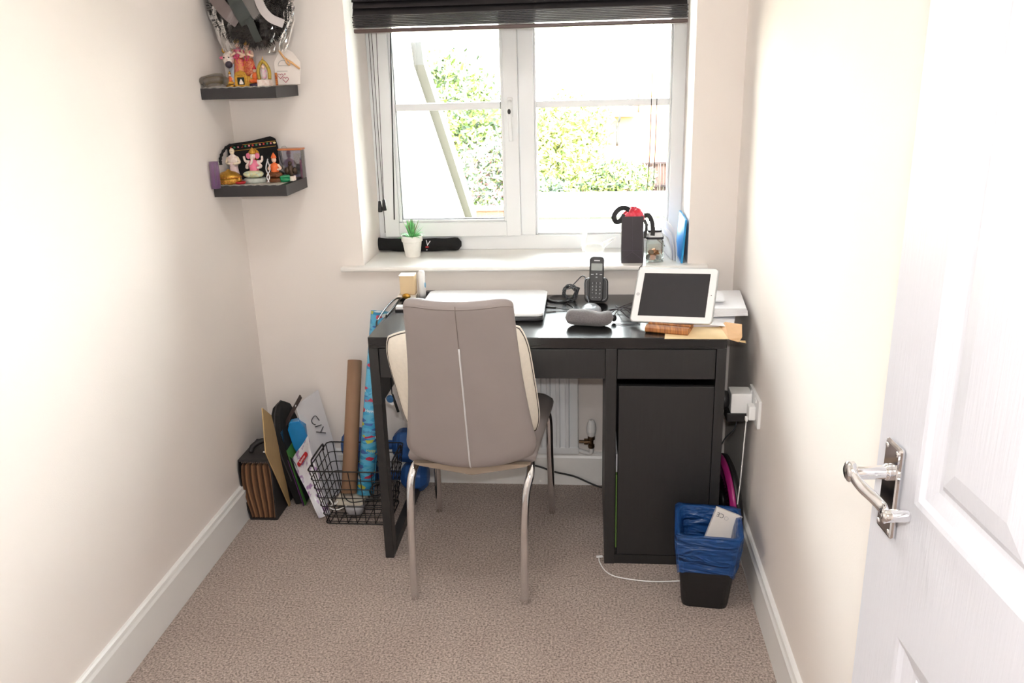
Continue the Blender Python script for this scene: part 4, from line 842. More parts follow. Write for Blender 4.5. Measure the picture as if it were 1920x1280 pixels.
for pz, cl in ((0.66, (96, 180, 215)), (0.76, (70, 110, 180)), (0.83, (190, 200, 90)), (0.87, (60, 150, 200)), (0.93, (190, 60, 90)), (0.965, (225, 240, 245))):
    q_ = _e.new(pz); q_.color = lin(cl)
_t.links.new(_s.outputs[0], _r.inputs[0]); _t.links.new(_r.outputs[0], _b.inputs['Base Color'])
rt_, rmw, rL = roll('blue_gift_wrap_roll', (-0.140, 0.300, 0.068), (-0.088, 0.500, 0.690), 0.0300, 0.0310, gw, 'tall roll of patterned blue birthday gift wrap standing in the wire basket')
# printed greetings on the wrap
for zz, tx_, cl in ((0.335, 'Birthday', (190, 40, 60)), (0.30, 'Happy', (235, 245, 250)), (0.225, 'Birthday', (60, 90, 170)), (0.41, 'Happy', (200, 210, 90)), (0.50, 'Birthday', (70, 90, 170)), (0.16, 'Happy', (210, 215, 90)), (0.46, 'Happy', (190, 60, 90))):
    aa = math.radians(-108 + random.uniform(-14, 14)); vx = (rmw.to_3x3().inverted() @ Vector((0.25, -1, 0.2))); aa = math.atan2(vx.y, vx.x) + random.uniform(-0.3, 0.3)
    c_ = Vector((0.0312 * math.cos(aa), 0.0312 * math.sin(aa), zz)); tn = Vector((-math.sin(aa), math.cos(aa), 0))
    text('printed_greeting', tx_, 0.013, M('print_%d_%d' % cl[:2], cl, 0.3), rt_, rmw @ frame(c_, tn, (0, 0, 1)))
# contents of the basket
tag(MB().prism(rrect(-0.235, -0.135, 0.245, 0.33, 0.012), 0.050, 0.066, 'z').build('cream_tray', M('cream_plastic', (205, 198, 184), 0.5), bevel=0.003), 'flat cream plastic tray lying in the wire basket', 'tray')
tag(MB().lathe([(0.012, 0), (0.024, 0.008), (0.030, 0.030), (0.030, 0.036), (0.001, 0.038)], (-0.170, 0.262, 0.008), 20, sx=1.2).build('grey_adaptor', M('light_grey_plastic', (176, 176, 182), 0.4), smooth=True), 'light grey rounded adaptor at the bottom of the basket', 'adaptor')
tag(MB().tube(spline([(-0.255, 0.25, 0.075), (-0.235, 0.235, 0.060), (-0.222, 0.24, 0.070), (-0.240, 0.26, 0.052), (-0.252, 0.24, 0.045), (-0.225, 0.235, 0.040), (-0.19, 0.235, 0.055)], 8), 0.0024, 6).build('white_cable', white, smooth=True), 'white cable looped in the front left of the basket', 'cable')
tag(MB().tube(spline([(-0.22, 0.30, 0.075), (-0.195, 0.245, 0.080), (-0.17, 0.235, 0.070), (-0.12, 0.24, 0.075), (-0.075, 0.26, 0.070)], 8), 0.0020, 6).build('black_cable', black, smooth=True), 'black cable across the front of the basket', 'cable')
tag(MB().tube(spline([(-0.095 + 0.022 * math.cos(a), 0.300 + 0.015 * math.sin(a * 1.1), 0.085 + 0.022 * math.sin(a)) for a in [i * 0.7 for i in range(28)]], 3), 0.0026, 6).build('black_cable_coil', black, smooth=True), 'coiled black cable at the right side of the basket', 'cable')
# dumbbells
dbm = M('blue_vinyl', (36, 84, 150), 0.45, var=0.08, scale=40, bump=0.15, bscale=300)
def dumbbell(z, y, x0, x1, r, label):
    t = thing('dumbbell', ((x0 + x1) / 2, y, z - r), label, 'dumbbell', 'blue dumbbells by the back wall')
    RY = Matrix.Rotation(math.pi / 2, 4, 'Y')
    pr = [(0.60 * r, 0), (0.98 * r, 0.022), (1.04 * r, 0.035), (1.04 * r, 0.065), (0.98 * r, 0.078), (0.60 * r, 0.100)]
    for xs_ in (x0, x1 - 0.10): MB().lathe(pr, (xs_, y, z), 8, RY @ Matrix.Rotation(math.pi / 8, 4, 'Z')).build('head', dbm, t, bevel=0.006)
    MB().lathe([(0.016, 0.06), (0.017, 0.1), (0.019, (x1 - x0) / 2), (0.017, x1 - x0 - 0.1), (0.016, x1 - x0 - 0.06)], (x0, y, z), 20, RY).build('handle', dbm, t, smooth=True)
dumbbell(0.061, 0.464, -0.235, 0.060, 0.058, 'blue vinyl dumbbell lying on the carpet, the lower of the pair')
dumbbell(0.186, 0.464, -0.255, 0.036, 0.062, 'blue vinyl dumbbell resting on top of the other one')

# ------------------------------------------------------------------ right wall: socket, plugs, disc, bin
SO = thing('wall_socket', (XR - 0.005, 0.025, 0.53), 'white double wall socket on the right wall', 'socket')
bx(XR - 0.009, XR, -0.045, 0.101, 0.486, 0.572).build('faceplate', white, SO, bevel=0.002)
for yy in (-0.008, 0.064): bx(XR - 0.012, XR - 0.008, yy - 0.006, yy + 0.006, 0.555, 0.567).build('rocker_switch', white, SO, bevel=0.001)
C1 = thing('usb_charger', (XR - 0.03, -0.008, 0.50), 'small white usb charger plug with a white lead in the nearer socket', 'plug')
bx(XR - 0.030, XR - 0.0095, -0.020, 0.018, 0.502, 0.545).build('plug_body', white, C1, bevel=0.004)
bx(XR - 0.036, XR - 0.029, -0.008, 0.006, 0.495, 0.507).build('connector', white, C1, bevel=0.001)
MB().tube(spline([(XR - 0.032, -0.001, 0.497), (XR - 0.034, 0.0, 0.44), (XR - 0.036, 0.01, 0.30), (XR - 0.040, 0.02, 0.17), (XR - 0.040, -0.005, 0.06), (XR - 0.045, -0.03, 0.012), (1.090, -0.045, 0.004), (1.05, -0.07, 0.004), (0.95, -0.088, 0.004), (0.86, -0.098, 0.004), (0.795, -0.092, 0.004), (0.735, -0.075, 0.004), (0.706, -0.045, 0.004), (0.690, 0.0, 0.005), (0.688, 0.025, 0.006)], 8), 0.0019, 8).build('cable', white, C1, smooth=True)
mbx(MB().box(-0.010, 0.010, -0.0035, 0.0035, -0.003, 0.003), Matrix.Translation((0.690, 0.030, 0.006)) @ Matrix.Rotation(0.25, 4, 'Z')).build('cable_end', white, C1, bevel=0.001)
MB().tube(spline([(XR - 0.040, 0.03, 0.17), (XR - 0.034, -0.02, 0.10), (XR - 0.032, -0.05, 0.055), (XR - 0.024, -0.09, 0.03), (XR - 0.022, -0.12, 0.018)], 8), 0.0013, 6).build('thin_cable', M('pale_cable', (170, 165, 160), 0.5), C1, smooth=True)
A2 = thing('socket_adaptor', (XR - 0.06, 0.075, 0.50), 'white cube multiway adaptor in the farther socket with black plugs in it', 'adaptor')
bx(XR - 0.072, XR - 0.010, 0.040, 0.105, 0.500, 0.562).build('cube', white, A2, bevel=0.003)
MB().lathe([(0.018, 0), (0.028, 0.004), (0.030, 0.018), (0.026, 0.024), (0.012, 0.026)], (XR - 0.073, 0.075, 0.530), 24, Matrix.Rotation(-math.pi / 2, 4, 'Y'), sy=0.85).build('round_plug', black, A2, smooth=True)
bx(XR - 0.082, XR - 0.020, 0.045, 0.10, 0.470, 0.4995).build('transformer_plug', black, A2, bevel=0.004)
MB().tube(spline([(XR - 0.090, 0.075, 0.508), (XR - 0.092, 0.08, 0.45), (XR - 0.090, 0.12, 0.38), (XR - 0.088, 0.20, 0.30), (XR - 0.088, 0.26, 0.20)], 6), 0.0035, 8).build('cable', black, A2, smooth=True)
MB().tube(spline([(XR - 0.045, 0.075, 0.470), (XR - 0.050, 0.085, 0.43), (XR - 0.070, 0.11, 0.39), (XR - 0.078, 0.14, 0.35)], 6), 0.0022, 8).build('cable', grey_c, A2, smooth=True)
# black and magenta disc
MX = thing('balance_disc', (1.10, 0.14, 0.0), 'round black and magenta ribbed disc standing on edge between the desk and the wall', 'disc')
mag = M('magenta_plastic', (170, 40, 118), 0.3, coat=0.3); dmag = M('dark_magenta_rib', (84, 24, 66), 0.5)
dm = Matrix.Translation((1.098, 0.155, 0.151)) @ Matrix.Rotation(math.radians(-4), 4, 'Y') @ Matrix.Rotation(math.radians(5), 4, 'Z') @ Matrix.Rotation(-math.pi / 2, 4, 'Y')
mbx(MB().lathe([(0.05, -0.026), (0.13, -0.024), (0.148, -0.016), (0.150, -0.004), (0.146, 0.0)], (0, 0, 0), 56), dm).build('shell', black, MX, smooth=True)
mbx(MB().lathe([(0.144, -0.002), (0.149, 0.001), (0.147, 0.008), (0.139, 0.016), (0.132, 0.018), (0.130, 0.012), (0.134, 0.0)], (0, 0, 0), 56), dm).build('rim', mag, MX, smooth=True)
mbx(MB().lathe([(0.131, -0.001), (0.128, 0.010), (0.08, 0.010), (0.03, 0.010), (0.001, 0.010)], (0, 0, 0), 40), dm).build('inner_face', M('dark_plum', (40, 18, 36), 0.5), MX, smooth=False)
rb0 = None
for i in range(48):
    a = 2 * math.pi * i / 48
    if rb0 is None: rb0 = mbx(MB().box(0.092, 0.131, -0.0022, 0.0022, 0.009, 0.0165), dm).build('rib', dmag, MX); rb = rb0; base = dm
    else:
        rb = rb0.copy(); COL.objects.link(rb)
        L0 = Matrix.Translation(-MX.location); rb.matrix_local = L0 @ dm @ Matrix.Rotation(a, 4, 'Z') @ dm.inverted() @ L0.inverted()
mbx(MB().lathe([(0.034, 0.009), (0.030, 0.020), (0.001, 0.022)], (0, 0, 0), 24), dm).build('hub', black, MX, smooth=True)
# waste bin with liner
BN = thing('waste_bin', (0.99, -0.18, 0), 'black plastic waste bin lined with a blue plastic bag, beside the desk', 'bin')
def bring(t, g=0.0, r=0.022):
    x0 = bl(t, 0.927, 0.905) - g; x1 = bl(t, 1.056, 1.082) + g; y0 = bl(t, -0.262, -0.285) - g; y1 = bl(t, -0.125, -0.105) + g
    mw = Matrix.Translation((0.99, -0.19, 0)) @ Matrix.Rotation(math.radians(-6), 4, 'Z') @ Matrix.Translation((-0.99, 0.19, 0))
    return [tuple(mw @ Vector((x, y, t * 0.236))) for x, y in rrect(x0, x1, y0 + 0.045, y1 + 0.045, r, 5)]
m = MB(); m.loft([bring(0), bring(0.06, 0.001), bring(0.5), bring(1.0), bring(1.0, 0.004), bring(1.02, 0.004), bring(1.02, -0.002), bring(0.5, -0.003), bring(0.05, -0.004)])
m.build('bin_body', M('black_bin_plastic', (26, 26, 28), 0.4), BN, smooth=False, bevel=0.001)
lin_ = bpy.data.materials.new('blue_polythene'); lin_.use_nodes = True; _t = lin_.node_tree; _b = _t.nodes['Principled BSDF']; _b.inputs['Base Color'].default_value = lin((32, 82, 150)); _b.inputs['Roughness'].default_value = 0.22; _b.inputs['Alpha'].default_value = 0.72
_n = _t.nodes.new('ShaderNodeTexNoise'); _n.inputs['Scale'].default_value = 13; _n.inputs['Distortion'].default_value = 1.2; _x = _t.nodes.new('ShaderNodeTexCoord'); _m = _t.nodes.new('ShaderNodeMapping'); _m.inputs['Scale'].default_value = (0.6, 0.6, 2.4); _m.inputs['Rotation'].default_value = (0, 0.30, 0)
_t.links.new(_x.outputs['Object'], _m.inputs[0]); _t.links.new(_m.outputs[0], _n.inputs['Vector'])
_p = _t.nodes.new('ShaderNodeBump'); _p.inputs['Strength'].default_value = 1.0; _p.inputs['Distance'].default_value = 0.03; _t.links.new(_n.outputs['Fac'], _p.inputs['Height']); _t.links.new(_p.outputs[0], _b.inputs['Normal'])
random.seed(4)
def wob(ring, a, zz, ph):
    c = Vector((0.99, -0.148, 0)); o = []
    N = len(ring)
    for i, p in enumerate(ring):
        p = Vector(p); d = Vector((p.x - c.x, p.y - c.y, 0)).normalized(); q = 2 * math.pi * i / N
        o.append(tuple(p + d * a * (math.sin(5 * q + ph) + 0.6 * math.sin(9 * q + 2 * ph) + 1.2) + Vector((0, 0, zz * (math.sin(3 * q + ph) + 0.5 * math.sin(7 * q))))))
    return o
m = MB()
m.loft([wob(bring(0.50, 0.004), 0.002, 0.006, 1), wob(bring(0.60, 0.004), 0.003, 0.003, 2), wob(bring(0.72, 0.004), 0.0025, 0, 3), wob(bring(0.85, 0.005), 0.003, 0, 1.5), wob(bring(0.98, 0.005), 0.0015, 0.001, 2), wob(bring(1.045, 0.004), 0.001, 0.002, 2),
        wob(bring(1.03, -0.008), -0.001, 0.001, 2), wob(bring(0.85, -0.010), -0.003, 0, 1), wob(bring(0.6, -0.014), -0.005, 0, 4), wob(bring(0.35, -0.02), -0.008, 0, 2), wob(bring(0.2, -0.03), -0.008, 0.0, 1)], cap=False)
m.build('bin_liner', lin_, BN, smooth=True)
cx_ = thing('white_carton', (1.03, -0.15, 0.12), 'white flat carton with printed marks sticking out of the waste bin', 'box')
pA, pB, pC = Vector((0.998, -0.118, 0.278)), Vector((1.070, -0.126, 0.252)), Vector((0.984, -0.150, 0.165))
cm_ = frame(pC, (pB - pA), (pA - pC)); wB = (pB - pA).length; hB = 0.120
mbx(MB().box(0, wB, -0.03, hB, -0.018, 0.0), cm_).build('carton_body', M('white_carton_card', (226, 220, 214), 0.7, var=0.02), cx_, bevel=0.0006)
text('printed_mark', 'CE', 0.018, M('grey_print', (90, 90, 92), 0.6), cx_, cm_ @ Matrix.Translation((0.017, hB - 0.018, 0.0006)) @ Matrix.Rotation(math.pi + 0.0, 4, 'Z'))
mbx(MB().tube([(0.036 + 0.0055 * math.cos(k * 0.5236), hB - 0.021 + 0.0055 * math.sin(k * 0.5236), 0.0004) for k in range(12)], 0.0005, 4, closed=True), cm_).build('round_mark', M('pale_print', (170, 168, 168), 0.6), cx_)

# ------------------------------------------------------------------ corner shelves and what stands on them
shm = M('black_brown_shelf', (46, 44, 46), 0.5, var=0.1, scale=40, stretch=(0.3, 4, 4))
SX1 = -0.320
for zt_, th_, lab in ((1.464, 0.034, 'upper black floating corner shelf, above the other one'), (1.160, 0.036, 'lower black floating corner shelf with figurines and a black pouch')):
    s_ = thing('corner_shelf', ((XL + SX1) / 2, 0.44, zt_ - th_), lab, 'shelf', 'black corner shelves')
    bx(XL, SX1, 0.333, YB, zt_ - th_, zt_).build('board', shm, s_, bevel=0.0008)
    bx(XL + 0.06, XL + 0.16, YB - 0.008, YB + 0.0, zt_ - th_ - 0.004, zt_ - th_).build('fixing_plate', shm, s_)
Z1, Z2 = 1.464, 1.160
silv = M('silver_beads', (190, 188, 184), 0.35, metal=0.6, var=0.4, scale=300)
def runner(z, lab, pts):
    t = thing('shelf_cloth', (-0.45, 0.43, z), lab, 'cloth')
    MB().grid(lambda u, v: (-0.556 + 0.222 * u, 0.337 + 0.015 * v * 0 + 0.19 * v, z + 0.0004 + 0.0008 * (1 + math.sin(u * 21 + v * 6))), 24, 10, (0, 0, 0.0006)).build('cloth_sheet', M('cream_satin', (190, 184, 172), 0.4, var=0.2, scale=40), t, smooth=True)
    m = MB()
    for i in range(58): m.ell((-0.552 + 0.215 * i / 57, 0.334, z + 0.001 + 0.0012 * math.sin(i * 0.9)), 0.0021, 6)
    m.build('bead_trim', silv, t, smooth=True)['kind'] = 'stuff'
runner(Z1, 'pale satin cloth with a beaded silver edge lining the upper shelf', None)
runner(Z2, 'pale satin cloth with a beaded silver edge lining the lower shelf', None)
def deity(name, loc, s, cols, label, crown=True, halo=None, arms=True, seated=True, base=None, trunk=False, cat='figurine'):
    """small painted statuette; s is its height, cols = robe, sash, skin, crown"""
    t = thing(name, loc, label, cat); x, y, z = loc; robe, sash, sk, cr = cols; h = s
    bz = 0.0
    if base: MB().lathe([(0.30 * h, 0), (0.32 * h, 0.02 * h), (0.32 * h, 0.11 * h), (0.28 * h, 0.13 * h)], (x, y, z), 20, sy=0.75).build('base', base, t, smooth=False); bz = 0.13 * h
    b0 = z + bz; H = h - bz
    if seated:
        MB().ell((x, y - 0.02 * h, b0 + 0.12 * H), (0.30 * H, 0.20 * H, 0.13 * H), 14).build('lap', robe, t, smooth=True)
        for sg in (-1, 1): MB().tube(spline([(x + sg * 0.10 * H, y - 0.06 * H, b0 + 0.16 * H), (x + sg * 0.27 * H, y - 0.14 * H, b0 + 0.12 * H), (x + sg * 0.08 * H, y - 0.22 * H, b0 + 0.08 * H)], 4), [0.075 * H] * 4 + [0.065 * H] * 4 + [0.04 * H], 10).build('leg', robe, t, smooth=True)
        MB().lathe([(0.17 * H, 0.14 * H), (0.15 * H, 0.28 * H), (0.17 * H, 0.42 * H), (0.13 * H, 0.53 * H), (0.05 * H, 0.57 * H), (0.05 * H, 0.62 * H)], (x, y, b0), 16, sy=0.75).build('torso', sash, t, smooth=True); hz_, hr = 0.69 * H, 0.105 * H; sh = 0.50 * H
    else:
        MB().lathe([(0.20 * H, 0), (0.19 * H, 0.05 * H), (0.13 * H, 0.30 * H), (0.12 * H, 0.42 * H), (0.14 * H, 0.55 * H)], (x, y, b0), 16, sy=0.75).build('robe', robe, t, smooth=True)
        MB().lathe([(0.13 * H, 0.44 * H), (0.15 * H, 0.60 * H), (0.145 * H, 0.70 * H), (0.06 * H, 0.755 * H), (0.045 * H, 0.79 * H)], (x, y, b0), 16, sy=0.7).build('torso', sash, t, smooth=True); hz_, hr = 0.85 * H, 0.080 * H; sh = 0.69 * H
    hd = MB().ell((x, y, b0 + hz_), (hr * 0.85, hr * 0.9, hr * 1.1), 14).build('head', sk, t, smooth=True)
    for sg in (-1, 1): MB().ell((x + sg * hr * 0.35, y - hr * 0.82, b0 + hz_ + hr * 0.1), (hr * 0.14, hr * 0.08, hr * 0.09), 8).build('eye', black, hd, smooth=True)
    if trunk:
        MB().tube(spline([(x, y - hr * 0.7, b0 + hz_), (x + 0.01 * H, y - hr * 1.3, b0 + hz_ - hr), (x - 0.02 * H, y - hr * 1.4, b0 + hz_ - 2.1 * hr), (x - 0.07 * H, y - hr * 1.5, b0 + hz_ - 2.4 * hr)], 5), [hr * 0.5] * 5 + [hr * 0.35] * 5 + [hr * 0.25] * 6, 10).build('trunk', sk, hd, smooth=True)
        for sg in (-1, 1): MB().ell((x + sg * hr * 1.4, y, b0 + hz_), (hr * 0.75, hr * 0.2, hr * 0.9), 12).build('ear', M('pink_enamel', (226, 120, 150), 0.45), hd, smooth=True)
    if arms:
        for sg in (-1, 1):
            MB().tube(spline([(x + sg * 0.13 * H, y, b0 + sh), (x + sg * (0.24 if seated else 0.19) * H, y - 0.02 * H, b0 + sh - 0.15 * H), (x + sg * (0.15 if seated else 0.05) * H, y - 0.15 * H, b0 + sh - 0.17 * H)], 5), [(0.05 if seated else 0.036) * H] * 5 + [(0.04 if seated else 0.03) * H] * 5 + [0.025 * H], 10).build('arm', sk, t, smooth=True)
            if trunk: MB().tube(spline([(x + sg * 0.12 * H, y + 0.02 * H, b0 + sh), (x + sg * 0.27 * H, y + 0.02 * H, b0 + sh + 0.03 * H), (x + sg * 0.30 * H, y, b0 + sh + 0.18 * H)], 5), [0.045 * H] * 5 + [0.035 * H] * 5 + [0.03 * H], 10).build('arm', sk, t, smooth=True)
    if crown: MB().lathe([(hr * 0.95, 0), (hr * 1.0, hr * 0.4), (hr * 0.7, hr * 1.0), (hr * 0.35, hr * 1.6), (0.001, hr * 2.0)], (x, y, b0 + hz_ + hr * 0.55), 14).build('crown', cr, t, smooth=True)
    if halo: MB().lathe([(0.001, 0), (halo, 0), (halo, 0.002), (0.001, 0.003)], (x, y + 0.012, b0 + hz_ + hr * 0.3), 22, Matrix.Rotation(math.pi / 2, 4, 'X')).build('halo', gold, t, smooth=False)
    return t
pinkm = M('pink_enamel', (226, 120, 150), 0.45); yel = M('yellow_enamel', (226, 170, 60), 0.45, var=0.2, scale=200); wh = M('white_enamel', (236, 228, 220), 0.4, var=0.1, scale=120, rgb2=(214, 190, 180))
orange = M('orange_enamel', (236, 112, 50), 0.45, var=0.15, scale=120); brn = M('brown_wood_dark', (120, 70, 36), 0.5, var=0.3, scale=80); grn = M('green_enamel', (0, 130, 80), 0.35)
# upper shelf
cpx = -0.462; CP = thing('couple_statue', (cpx, 0.465, Z1), 'painted statue of two standing robed figures in red and yellow on the upper shelf', 'figurine')
MB().lathe([(0.036, 0), (0.038, 0.005), (0.038, 0.030), (0.032, 0.034)], (cpx, 0.465, Z1 + 0.001), 24, sx=1.0, sy=0.6).build('base', yel, CP)
for xx, rb_, sh_, hh in ((cpx - 0.016, M('ochre_robe', (222, 160, 70), 0.45, var=0.3, scale=220, rgb2=(214, 70, 110)), pinkm, 1.0), (cpx + 0.016, M('patterned_red_robe', (186, 26, 44), 0.4, var=0.4, scale=260, rgb2=(222, 150, 90)), M('pale_green_gold', (196, 190, 130), 0.4, var=0.3, scale=200, rgb2=(214, 120, 130)), 0.92)):
    b0 = Z1 + 0.034
    MB().lathe([(0.022, 0), (0.0215, 0.01), (0.0165, 0.045 * hh), (0.013, 0.060 * hh)], (xx, 0.462, b0), 16, sy=0.8).build('robe', rb_, CP, smooth=True)
    MB().lathe([(0.013, 0.056 * hh), (0.0150, 0.070 * hh), (0.012, 0.084 * hh), (0.004, 0.088 * hh), (0.004, 0.092 * hh)], (xx, 0.462, b0), 14, sy=0.8).build('torso', sh_, CP, smooth=True)
    hd = MB().ell((xx, 0.458, b0 + 0.098 * hh), (0.0085, 0.0085, 0.0105), 12).build('head', skin, CP, smooth=True)
    for sg in (-1, 1): MB().ell((xx + sg * 0.003, 0.4502, b0 + 0.099 * hh), (0.0011, 0.0007, 0.0009), 6).build('eye', black, hd)
    MB().lathe([(0.0095, 0), (0.0115, 0.004), (0.006, 0.012), (0.001, 0.018)], (xx, 0.46, b0 + 0.102 * hh), 12).build('crown', gold, CP, smooth=True)
    MB().tube(spline([(xx - 0.013, 0.458, b0 + 0.080 * hh), (xx - 0.020, 0.446, b0 + 0.064 * hh), (xx - 0.002, 0.441, b0 + 0.072 * hh)], 4), 0.0042, 8).build('arm', skin, CP, smooth=True)
    MB().tube(spline([(xx + 0.013, 0.458, b0 + 0.080 * hh), (xx + 0.020, 0.446, b0 + 0.066 * hh), (xx + 0.004, 0.441, b0 + 0.074 * hh)], 4), 0.0042, 8).build('arm', skin, CP, smooth=True)
    MB().tube(spline([(xx - 0.010, 0.450, b0 + 0.086 * hh), (xx, 0.442, b0 + 0.050 * hh), (xx + 0.012, 0.450, b0 + 0.082 * hh)], 5), 0.0018, 6).build('garland', M('garland_pink', (226, 60, 120), 0.5, var=0.4, scale=300), CP, smooth=True)
MB().tube([(cpx - 0.032, 0.438, Z1 + 0.118), (cpx + 0.018, 0.438, Z1 + 0.116)], 0.0013, 6).build('flute', silv, CP)
CW = thing('cow_statue', (-0.512, 0.46, Z1), 'small white cow statue with golden horns left of the red and yellow couple', 'figurine')
MB().lathe([(0.022, 0), (0.023, 0.004), (0.014, 0.03), (0.012, 0.05), (0.016, 0.070)], (-0.505, 0.47, Z1 + 0.001), 14, sy=0.8).build('body', M('pale_blue_enamel', (196, 208, 224), 0.4, var=0.2, scale=90), CW, smooth=True)
hc = MB().ell((-0.511, 0.455, Z1 + 0.088), (0.018, 0.018, 0.023), 14).build('head', wh, CW, smooth=True)
MB().ell((-0.505, 0.439, Z1 + 0.070), (0.012, 0.011, 0.011), 12).build('muzzle', M('dark_muzzle', (66, 56, 70), 0.5), hc, smooth=True)
for sg in (-1, 1):
    MB().ell((-0.511 + sg * 0.008, 0.4385, Z1 + 0.092), (0.0025, 0.0015, 0.0025), 8).build('eye', black, hc)
    MB().ell((-0.511 + sg * 0.021, 0.456, Z1 + 0.092), (0.010, 0.004, 0.005), 10).build('ear', pinkm, hc, smooth=True)
    MB().tube(spline([(-0.511 + sg * 0.009, 0.456, Z1 + 0.106), (-0.511 + sg * 0.017, 0.456, Z1 + 0.114), (-0.511 + sg * 0.012, 0.456, Z1 + 0.124)], 4), [0.0038] * 4 + [0.0028] * 4 + [0.001], 8).build('horn', gold, hc, smooth=True)
WR = thing('wrapped_sweet', (-0.525, 0.36, Z1), 'gold foil roll in clear crinkled wrapping at the left end of the upper shelf', 'parcel')
MB().tube(spline([(-0.552, 0.352, Z1 + 0.019), (-0.54, 0.352, Z1 + 0.024), (-0.515, 0.356, Z1 + 0.026), (-0.498, 0.358, Z1 + 0.022)], 5), 0.011, 12).build('gold_roll', M('bright_gold_foil', (226, 186, 90), 0.25, metal=0.6, var=0.2, scale=120), WR, smooth=True)
MB().tube(spline([(-0.560, 0.348, Z1 + 0.012), (-0.556, 0.348, Z1 + 0.018), (-0.53, 0.352, Z1 + 0.024), (-0.505, 0.355, Z1 + 0.026), (-0.482, 0.358, Z1 + 0.018)], 6), [0.010] * 4 + [0.018] * 8 + [0.019] * 8 + [0.013] * 5, 14).build('clear_wrapper', clear_film('crinkled_film', (246, 244, 236), 0.05, 0.25, noise=60), WR, smooth=True)
deity('small_gold_figurine', (-0.484, 0.385, Z1 + 0.002), 0.050, (yel, orange, skin, gold), 'tiny gold and orange seated figurine just right of the gold foil roll', base=gold)
FRM = thing('miniature_frame', (-0.440, 0.367, Z1), 'tiny ornate gold frame with a white figure on black on the upper shelf', 'frame')
fx, fz = -0.440, Z1 + 0.001
MB().box(fx - 0.0205, fx - 0.0115, 0.360, 0.367, fz, fz + 0.036).box(fx + 0.0115, fx + 0.0205, 0.360, 0.367, fz, fz + 0.036).box(fx - 0.0115, fx + 0.0115, 0.360, 0.367, fz, fz + 0.007).box(fx - 0.0115, fx + 0.0115, 0.360, 0.367, fz + 0.029, fz + 0.036).build('frame_border', gold, FRM, bevel=0.001)
MB().prism([(fx - 0.019, fz + 0.036), (fx - 0.015, fz + 0.045), (fx, fz + 0.050), (fx + 0.015, fz + 0.045), (fx + 0.019, fz + 0.036)], 0.361, 0.366, 'y').build('crest', gold, FRM, bevel=0.001)
bx(fx - 0.0118, fx + 0.0118, 0.3635, 0.366, fz + 0.007, fz + 0.029).build('backing', M('dark_green_velvet', (40, 48, 40), 0.8), FRM)
MB().prism([(fx - 0.0065, fz + 0.008), (fx + 0.0065, fz + 0.008), (fx + 0.0065, fz + 0.014), (fx, fz + 0.025), (fx - 0.0065, fz + 0.014)], 0.362, 0.3635, 'y').build('white_motif', wh, FRM, bevel=0.0015)
deity('orange_figurine', (-0.404, 0.392, Z1 + 0.002), 0.066, (orange, orange, skin, red), 'bright orange seated figurine with a red crown on the upper shelf', base=M('dark_blue_base', (60, 50, 80), 0.4))
AR = thing('arched_shrine', (-0.372, 0.375, Z1), 'green and gold arched miniature shrine on a white block on the upper shelf', 'figurine')
bx(-0.387, -0.357, 0.358, 0.384, Z1 + 0.001, Z1 + 0.017).build('white_base', wh, AR, bevel=0.001)
ag = M('green_gold', (150, 140, 60), 0.4, metal=0.4, var=0.5, scale=260, rgb2=(190, 150, 60))
m = MB(); m.tube(spline([(-0.385, 0.371, Z1 + 0.017), (-0.386, 0.371, Z1 + 0.037), (-0.380, 0.371, Z1 + 0.052), (-0.372, 0.371, Z1 + 0.059), (-0.364, 0.371, Z1 + 0.052), (-0.358, 0.371, Z1 + 0.037), (-0.359, 0.371, Z1 + 0.017)], 5), 0.0045, 8)
m.build('arch', ag, AR, smooth=True)
MB().ell((-0.372, 0.370, Z1 + 0.030), (0.008, 0.006, 0.013), 12).build('figure', M('pale_green_enamel', (196, 210, 190), 0.4, var=0.3, scale=150, rgb2=(210, 150, 180)), AR, smooth=True)
MB().ell((-0.372, 0.369, Z1 + 0.047), 0.0045, 10).build('figure_head', skin, AR, smooth=True)
MB().lathe([(0.004, 0), (0.0015, 0.006), (0.0005, 0.011)], (-0.372, 0.371, Z1 + 0.060), 10).build('finial', gold, AR, smooth=True)
for o_ in [AR] + list(AR.children): pass
AR.location.x += 0.006; AR.scale = (1.28, 1.28, 1.28)
FV = thing('favour_card', (-0.30, 0.42, Z1), 'white wedding favour bag with two red hearts and a peach ribbon on the upper shelf', 'card')
fm = frame((-0.330, 0.475, Z1 + 0.003), (1, 0.10, 0), (0, 0.12, 1)) @ Matrix.Scale(1.16, 4)
cardw = M('white_favour_card', (234, 226, 220), 0.6, var=0.02)
mbx(MB().prism([(-0.034, 0), (0.036, 0.0), (0.040, 0.060), (0.020, 0.088), (0.0, 0.098), (-0.018, 0.088), (-0.034, 0.062)], -0.004, 0.0, 'z'), fm).build('card_body', cardw, FV, bevel=0.001)
def heart(cx, cy_, r):
    P = []
    for k in range(28):
        q = 2 * math.pi * k / 28; P.append((cx + r * 16 * math.sin(q) ** 3 / 17, cy_ + r * (13 * math.cos(q) - 5 * math.cos(2 * q) - 2 * math.cos(3 * q) - math.cos(4 * q)) / 17, 0.0006))
    return P
hm_ = M('heart_print', (186, 90, 110), 0.5)
for hx, hy, hr_ in ((-0.018, 0.024, 0.008), (-0.004, 0.014, 0.0085)): mbx(MB().tube(heart(hx, hy, hr_), 0.0008, 5, closed=True), fm).build('heart', hm_, FV)
mbx(MB().ell((-0.005, 0.029, 0.0008), (0.002, 0.002, 0.0006), 8), fm).build('small_rose', hm_, FV)
mbx(MB().box(-0.027, 0.003, 0.0365, 0.0373, 0.0, 0.0005), fm).build('printed_line', M('grey_print', (90, 90, 92), 0.6), FV)
